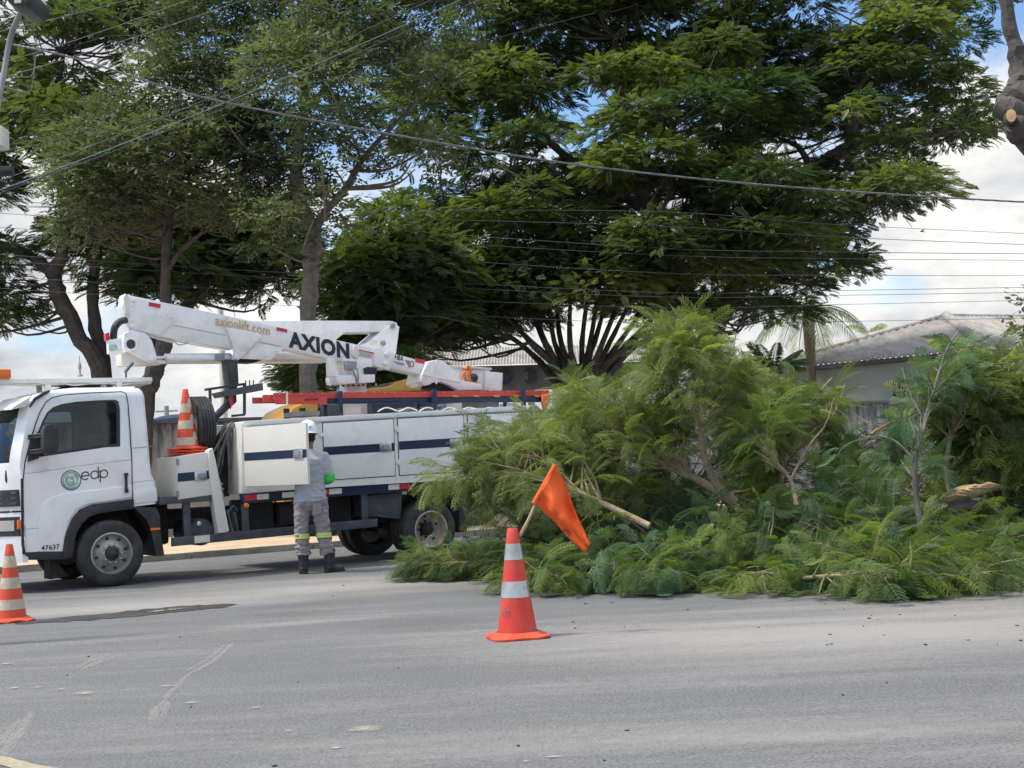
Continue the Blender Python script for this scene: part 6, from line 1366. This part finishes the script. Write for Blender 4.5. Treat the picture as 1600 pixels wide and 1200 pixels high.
# leafy twig entering at the right edge over the roof
Y10 = 16; t10 = tree('leafy twigs of a nearer tree poking in over the roof at the right edge', gnd(1680, Y10)); Ct = clumps([(1590, 520), (1585, 500), (1600, 470), (1660, 440), (1660, 560), (1600, 548)], Y10, .4, 16, 3, (), 8)
trunk('trunk', t10, [[(1690, gp(1690, Y10), Y10, .1), (1680, 700, Y10, .08), (1665, 560, Y10, .05), (1640, 500, Y10, .02)]], M['bark'], Ct, 3); crown('crown', t10, Ct, F_BR, M['leafdark'], 12, .12, .12, (.5, .8), .6, 53, (.1, .5), .3)

# ================================================================ CUT BRANCHES
TOPX = [560, 610, 650, 680, 740, 790, 850, 870, 890, 930, 960, 1000, 1010, 1045, 1090, 1110, 1170, 1200, 1240, 1270, 1300, 1320, 1340, 1380, 1400, 1440, 1480, 1530, 1540, 1570, 1700]
TOPY = [880, 870, 745, 715, 650, 640, 640, 600, 570, 600, 590, 560, 480, 465, 480, 520, 540, 590, 575, 600, 590, 620, 690, 690, 650, 575, 515, 515, 560, 545, 540]
LIMBPX = [[(1015, 822), (960, 795), (900, 768)], [(1145, 785), (1100, 755), (1040, 728), (980, 705), (930, 692)], [(1148, 786), (1118, 752), (1100, 710), (1096, 670), (1104, 610), (1100, 575)], [(1245, 790), (1235, 750), (1262, 700), (1290, 665)], [(1435, 790), (1430, 720), (1445, 660)]]
def by_limb(p, mar=15):
    q = p-CAM; z = q.dot(_f); x = 800+FPX*q.dot(_r2)/z; y = 600-FPX*q.dot(_u2)/z
    for L_ in LIMBPX:
        for (x0, y0), (x1, y1) in zip(L_, L_[1:]):
            t = max(0, min(1, ((x-x0)*(x1-x0)+(y-y0)*(y1-y0))/((x1-x0)**2+(y1-y0)**2)))
            if math.hypot(x-x0-t*(x1-x0), y-y0-t*(y1-y0)) < mar: return True
    return False
def over_top(p, mar):
    q = p-CAM; z = q.dot(_f); x = 800+FPX*q.dot(_r2)/z; y = 600-FPX*q.dot(_u2)/z; return y < np.interp(x, TOPX, TOPY)+mar or (x < 750 and 768 < y < 850) or (x < 672 and y < 850) or (x < 800 and 800 < y < 838)
def branch(label, limbs, nt, fr_per, m, tmpl=None, seed=0, tl=(.35, .8), sc=(.7, 1.1), tint=(.1, .9), name='cut_branch', up=.35, start=.25, group='cut branches heaped on the road', cluster=1, xy=False, limbm='limb', droop=.35, spread=1.):
    "limbs: lists of (point, radius); twigs leave them, each ending in a rosette of leaves"
    tmpl = tmpl or F_HI; rg = random.Random(seed); nr = np.random.default_rng(seed); paths = []
    for L_ in limbs:
        P = smoothpath([p for p, r in L_], 6); R3 = []
        for i in range(len(L_)-1): R3 += [L_[i][1]+(L_[i+1][1]-L_[i][1])*j/6 for j in range(6)]
        R3.append(L_[-1][1]); paths.append((P, R3))
    base = limbs[0][0][0]; o = empty(name, base, label=label, cat='branch', group=group); b = MB(); Lo, Xd, Sc, Ti = [], [], [], []
    R_s = .72
    paths = [(P, [r*R_s for r in R3]) for P, R3 in paths]
    for P, R3 in paths: b.tube(P, R3, 8)
    tot = [(P, R3, i) for P, R3 in paths for i in range(len(P)) if i >= len(P)*start]
    for k in range(int(nt*1.2)):
        P, R3, i = rg.choice(tot); p = P[i].copy(); tan = (P[min(i+1, len(P)-1)]-P[max(i-1, 0)]).normalized(); d = (tan*.7+Vector((rg.gauss(0, spread*.7), rg.gauss(0, spread*.7), up+rg.gauss(0, .45)))).normalized(); l = rg.uniform(*tl); q = [p]
        for j in range(5): d = (d+Vector((rg.gauss(0, .12), rg.gauss(0, .12), rg.gauss(0, .08)-.03))).normalized(); q.append(q[-1]+d*l/5)
        for z_ in q: z_.z = max(z_.z, .03)
        r0 = min(R3[i]*.6, .014)
        if not over_top(q[-1], 5): b.tube(q, [r0+(.003-r0)*j/5 for j in range(6)], 5)
        if by_limb(q[-1]) or by_limb(q[-2]) or over_top(q[-1], 20): continue
        tt = rg.uniform(*tint); e = q[-1]; td = (q[-1]-q[-2]).normalized(); nf = max(3, int(fr_per*rg.uniform(.7, 1.3)))
        s1 = td.orthogonal().normalized(); s2 = td.cross(s1)
        for f_ in range(nf):
            a = 2.4*f_+rg.random(); u = f_/nf; sp = rg.uniform(.35, 1.3); v = td*math.cos(sp)+(s1*math.cos(a)+s2*math.sin(a))*math.sin(sp); v.z -= droop*rg.random(); pos = q[-1-int(u*2.9)].lerp(q[-1-int(u*2.9)-1], rg.random()*.6)
            Lo.append(pos); Xd.append(v); Sc.append(rg.uniform(*sc)*.9); Ti.append(tt+rg.gauss(0, .12))
    ad_(b.build('limb', M[limbm]), o)
    Lo = np.array([list(v) for v in Lo]); Xd = np.array([list(v) for v in Xd]); Sc = np.array(Sc); Ti = np.array(Ti)
    ad_(bulk('foliage', tmpl, nr.integers(0, len(tmpl), len(Lo)), frames(Xd, .35, nr), Lo, Sc, Ti, m, None, ground=.012), o); return o
A_ = lambda L_: [[(at(x, y, Y), r) for x, y, Y, r in l] for l in L_]
# standing / leaning large ones
branch('big cut branch sprawling left in front of the lorry rear', A_([[(1015, 822, 13.0, .045), (960, 795, 13.2, .04), (900, 768, 13.6, .035), (830, 742, 14, .028), (760, 735, 14.3, .02), (700, 738, 14.4, .01)], [(900, 768, 13.6, .02), (850, 720, 14, .016), (800, 690, 14.3, .012), (760, 680, 14.4, .007)]]), 90, 7, M['leafwilt'], seed=1, tl=(.35, .75), up=.25, tint=(.25, .9))
branch('cut branch with a pale bare limb reaching left above the flag', A_([[(1145, 785, 13.5, .06), (1100, 755, 13.6, .05), (1040, 728, 13.8, .042), (980, 705, 14, .035), (930, 692, 14.2, .025), (850, 700, 14.6, .012)], [(980, 705, 14, .025), (930, 650, 14.4, .018), (900, 610, 14.5, .01)], [(1040, 728, 13.8, .02), (960, 650, 14.2, .012), (940, 620, 14.2, .008)]]), 120, 7, M['leafwilt'], seed=2, tl=(.35, .75), up=.4, tint=(.2, .9))
branch('tall upright cut branch, the highest point of the heap', A_([[(1148, 786, 13.5, .07), (1118, 752, 13.5, .055), (1100, 710, 13.5, .045), (1096, 670, 13.5, .04), (1104, 610, 13.6, .03), (1100, 560, 13.6, .024), (1070, 510, 13.7, .016), (1050, 480, 13.8, .008)], [(1104, 610, 13.6, .02), (1140, 560, 13.7, .013), (1150, 520, 13.8, .008)], [(1100, 640, 13.5, .02), (1050, 600, 13.6, .014), (1010, 560, 13.8, .008)], [(1100, 560, 13.6, .015), (1030, 540, 13.8, .008)]]), 150, 7, M['leafwilt'], seed=3, tl=(.3, .7), up=.5, start=.38, tint=(.2, .9))
branch('leafy cut branch behind the flag, reaching up beside the ladders', A_([[(1010, 800, 15.5, .05), (970, 740, 15.5, .04), (930, 680, 15.6, .03), (905, 620, 15.8, .02), (895, 590, 15.9, .01)], [(970, 740, 15.5, .02), (860, 690, 16, .014), (800, 670, 16.2, .008)], [(930, 680, 15.6, .015), (990, 610, 15.8, .01)]]), 120, 7, M['leafwilt'], seed=4, tl=(.3, .7), up=.5, tint=(.2, .8))
branch('broad olive-green cut branch standing left of the house window', A_([[(1225, 800, 14.5, .05), (1222, 740, 14.6, .04), (1240, 690, 14.8, .03), (1260, 640, 15, .02), (1300, 590, 15.1, .01)], [(1222, 740, 14.6, .03), (1190, 670, 14.8, .02), (1180, 610, 15, .01)], [(1240, 690, 14.8, .02), (1300, 650, 14.9, .012), (1320, 600, 15, .008)]]), 160, 7, M['leafwilt'], seed=5, tl=(.3, .7), up=.5, tint=(.15, .9))
branch('bare-footed cut branch with grey twigs in the middle of the heap', A_([[(1245, 790, 12.9, .035), (1235, 750, 13, .028), (1210, 720, 13, .02), (1190, 690, 13.1, .01)], [(1235, 750, 13, .02), (1262, 700, 13.1, .014), (1290, 665, 13.2, .008)]]), 18, 6, M['leafpile'], seed=6, tl=(.25, .5), up=.4, start=.4)
branch('blue-green cut branch rising in front of the house window', A_([[(1440, 835, 12.3, .045), (1432, 780, 12.4, .04), (1430, 720, 12.4, .034), (1445, 660, 12.5, .028), (1462, 600, 12.6, .02), (1480, 545, 12.7, .014), (1500, 515, 12.8, .008)], [(1445, 660, 12.5, .016), (1420, 610, 12.6, .01), (1410, 575, 12.7, .007)], [(1430, 720, 12.4, .02), (1400, 690, 12.5, .012), (1370, 680, 12.6, .007)], [(1480, 545, 12.7, .01), (1530, 540, 12.8, .006)]]), 60, 6, M['leafblue'], seed=7, tl=(.2, .42), up=.35, start=.15, sc=(.6, .95), limbm='barkgrey')
branch('yellow-green big-leaved cut branch filling the right edge', A_([[(1600, 800, 13, .05), (1590, 730, 13.1, .04), (1570, 670, 13.2, .03), (1560, 610, 13.3, .02), (1590, 560, 13.3, .01)], [(1590, 730, 13.1, .03), (1540, 690, 13.1, .02), (1510, 660, 13.2, .01)], [(1570, 670, 13.2, .02), (1610, 620, 13.3, .015), (1630, 580, 13.3, .008)]]), 95, 8, M['leafwilt'], F_PL+F_HI[:1], seed=8, tl=(.25, .6), up=.4, sc=(.9, 1.3), tint=(.3, 1.))
branch('dark leafy cut branch under the big-leaved one at the right edge', A_([[(1640, 850, 12.6, .05), (1610, 790, 12.7, .04), (1585, 740, 12.8, .03), (1560, 700, 12.9, .015)], [(1610, 790, 12.7, .02), (1650, 720, 12.8, .01)]]), 70, 7, M['leafpile'], seed=21, tl=(.25, .55), up=.3, start=.0, tint=(.0, .7))
branch('olive cut branch on a pale limb right of the blue-green one', A_([[(1490, 790, 12.8, .04), (1480, 740, 12.8, .035), (1484, 690, 12.8, .03), (1500, 640, 12.9, .02), (1510, 600, 13, .01)], [(1484, 690, 12.8, .02), (1530, 650, 13, .01)]]), 45, 7, M['leafwilt'], F_PL[:2]+F_HI, seed=9, tl=(.25, .5), up=.4, sc=(.7, 1.1), start=.45, tint=(.2, .8))
branch('drooping cut branch at the back, in front of the stained wall', A_([[(1340, 830, 15, .05), (1350, 770, 15.2, .04), (1340, 710, 15.3, .03), (1370, 670, 15.4, .015)], [(1350, 770, 15.2, .02), (1390, 720, 15.3, .012), (1400, 690, 15.4, .008)]]), 85, 7, M['leafblue'], seed=10, tl=(.3, .6), up=.3, tint=(.2, 1.))
branch('low cut branch lying in front of the lorry back wheel', A_([[(830, 858, 15.6, .03), (770, 860, 15.6, .025), (710, 864, 15.6, .018), (660, 872, 15.5, .01)]]), 70, 6, M['leafpile'], seed=11, tl=(.15, .28), up=.05, sc=(.5, .75), tint=(.2, .8))
branch('second low cut branch by the back wheel, tips touching the road', A_([[(850, 885, 14.6, .03), (790, 880, 15.0, .025), (740, 878, 15.0, .02), (690, 880, 15.1, .014), (640, 880, 15.2, .008)]]), 60, 6, M['leafpile'], seed=12, tl=(.15, .28), up=.02, sc=(.5, .75), tint=(.1, .7))
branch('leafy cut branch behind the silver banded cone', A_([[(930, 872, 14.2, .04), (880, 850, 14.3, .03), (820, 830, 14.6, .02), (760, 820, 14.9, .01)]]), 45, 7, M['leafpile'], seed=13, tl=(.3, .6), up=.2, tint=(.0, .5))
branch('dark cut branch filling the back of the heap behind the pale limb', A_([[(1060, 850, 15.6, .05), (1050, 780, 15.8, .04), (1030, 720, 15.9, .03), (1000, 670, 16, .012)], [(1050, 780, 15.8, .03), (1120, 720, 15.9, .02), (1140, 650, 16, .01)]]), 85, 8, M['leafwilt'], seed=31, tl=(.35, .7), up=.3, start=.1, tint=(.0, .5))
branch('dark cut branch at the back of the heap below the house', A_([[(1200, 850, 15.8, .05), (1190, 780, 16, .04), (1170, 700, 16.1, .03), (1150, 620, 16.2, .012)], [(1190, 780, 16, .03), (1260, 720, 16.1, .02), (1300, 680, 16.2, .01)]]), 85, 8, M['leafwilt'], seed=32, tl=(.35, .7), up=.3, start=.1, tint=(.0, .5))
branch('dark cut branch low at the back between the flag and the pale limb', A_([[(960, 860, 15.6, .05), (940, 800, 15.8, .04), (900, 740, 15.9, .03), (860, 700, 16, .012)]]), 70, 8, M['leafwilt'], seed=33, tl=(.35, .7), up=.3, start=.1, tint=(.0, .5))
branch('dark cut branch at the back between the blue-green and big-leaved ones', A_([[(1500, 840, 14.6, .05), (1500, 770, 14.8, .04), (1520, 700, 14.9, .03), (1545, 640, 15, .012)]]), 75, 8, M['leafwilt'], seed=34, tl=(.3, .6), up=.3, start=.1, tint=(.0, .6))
# the heap itself, branch by branch along the road
rg = random.Random(77); front = [(870, 930), (930, 925), (985, 930), (1040, 928), (1100, 930), (1160, 928), (1220, 928), (1280, 930), (1340, 940), (1400, 940), (1465, 938), (1530, 932), (1600, 925), (1660, 920)]
where = lambda px: 'left end' if px < 950 else 'left part' if px < 1120 else 'middle' if px < 1300 else 'right part' if px < 1470 else 'right end'
n_ = 0; heap = []
for row, (back, hz_, ntw) in enumerate(((0.25, .18, 15), (.8, .36, 17), (1.5, .55, 19), (2.4, .72, 19), (3.4, .80, 17))):
    for i, (px, py) in enumerate(front):
        if row == 0 and i % 2 == 0 and px > 1500: continue
        if row >= 3 and px < 960: continue
        g0 = G(px+rg.uniform(-20, 20), py); p0 = g0+Vector((rg.uniform(-.15, .15), back+rg.uniform(-.15, .15), 0)); a = rg.uniform(-2.6, -.5); L_ = rg.uniform(.7, 1.1); hgt = hz_*rg.uniform(.8, 1.2)
        tip = p0; root = p0+Vector((-math.cos(a)*L_*.6, abs(math.sin(a))*L_, 0)); root.z = hgt*.8; tip = tip.copy(); tip.z = .12+.25*hgt; mid = root.lerp(tip, .5); mid.z = hgt
        heap.append((px, row, root, mid, tip, ntw))
rown = ['front', 'second', 'middle', 'fourth', 'back']
ordn = ['first', 'second', 'third', 'fourth', 'fifth', 'sixth', 'seventh', 'eighth', 'ninth', 'tenth', 'eleventh', 'twelfth', 'thirteenth', 'fourteenth']
cnt = {}
for k, (px, row, root, mid, tip, ntw) in enumerate(heap):
    j = cnt.get(row, 0); cnt[row] = j+1
    mm = M['leafpile'] if rg.random() < .82 else M['leafblue']
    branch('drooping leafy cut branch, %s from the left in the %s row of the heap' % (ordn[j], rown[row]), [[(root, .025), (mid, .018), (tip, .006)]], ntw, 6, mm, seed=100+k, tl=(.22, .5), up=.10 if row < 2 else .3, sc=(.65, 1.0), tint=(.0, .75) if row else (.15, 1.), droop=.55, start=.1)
# logs
lg = empty('fallen_log', G(1430, 860), label='grey-brown fallen log lying across the heap on the right', cat='log'); b = MB(); b.tube(smoothpath([at(1335, 802, 12.6), at(1400, 799, 12.6), at(1460, 795, 12.5), at(1530, 790, 12.5)], 6), [.035+.002*k for k in range(19)], 12); ad_(b.build('trunk', M['barkgrey']), lg)
l2_ = empty('split_log', G(1500, 850), label='broken log with torn pale wood, on top of the heap at the right', cat='log'); b = MB(); P = smoothpath([at(1470, 783, 12.4), at(1500, 770, 12.4), at(1540, 764, 12.4), at(1570, 760, 12.5)], 6)
b.tube(P, [.03+.028*math.sin(math.pi*min(1, k/14)) for k in range(19)], 12); ad_(b.build('trunk', M['limb']), l2_); b = MB()
for k in range(9): a = P[2+k]+Vector((0, -.05, .02+.01*(k % 3))); b.tube([a, a+Vector((.08, -.01, .015)), a+Vector((.17, 0, .0))], [.004, .016, .003], 5)
ad_(b.build('torn_wood', M['cutwood']), l2_)

# ================================================================ every loose piece of these parts is an object of its own
def split_loose(o):
    me = o.data; n = len(me.vertices); par = list(range(n))
    def find(a):
        while par[a] != a: par[a] = par[par[a]]; a = par[a]
        return a
    for e in me.edges:
        a, b = find(e.vertices[0]), find(e.vertices[1])
        if a != b: par[a] = b
    isl = {}
    for p in me.polygons: isl.setdefault(find(p.vertices[0]), []).append(p.index)
    if len(isl) < 2: return
    sm = me.polygons[0].use_smooth
    for fs in isl.values():
        vi = {}; vs_ = []; fc = []
        for f in fs:
            fc.append([vi.setdefault(v, len(vi)) for v in me.polygons[f].vertices])
        for v in sorted(vi, key=vi.get): vs_.append(tuple(me.vertices[v].co))
        m2 = bpy.data.meshes.new(me.name); m2.from_pydata(vs_, [], fc); m2.materials.append(me.materials[0])
        if sm: m2.polygons.foreach_set('use_smooth', [True]*len(fc)); m2.set_sharp_from_angle(angle=R_(35))
        c = bpy.data.objects.new(o.name.split('.')[0], m2); COL.objects.link(c); c.parent = o.parent; c.matrix_parent_inverse = o.matrix_parent_inverse.copy(); c.matrix_basis = o.matrix_basis.copy()
    bpy.data.objects.remove(o, do_unlink=True)
bpy.context.view_layer.update()
for o in list(bpy.data.objects):
    if o.type == 'MESH' and o.parent and o.name.split('.')[0] in ('rail_post', 'round_vent', 'rim_slot', 'wheel_nut', 'pin', 'hinge', 'body_crease', 'rivet', 'bolt', 'roof_strut', 'bonnet_slot', 'warning_stripe', 'fuel_tank', 'lettering_line', 'tool_tray', 'tool_bin', 'pier', 'reflective_strip', 'boom_crease', 'mirror_arm', 'far_locker'):
        if not o.children: split_loose(o)
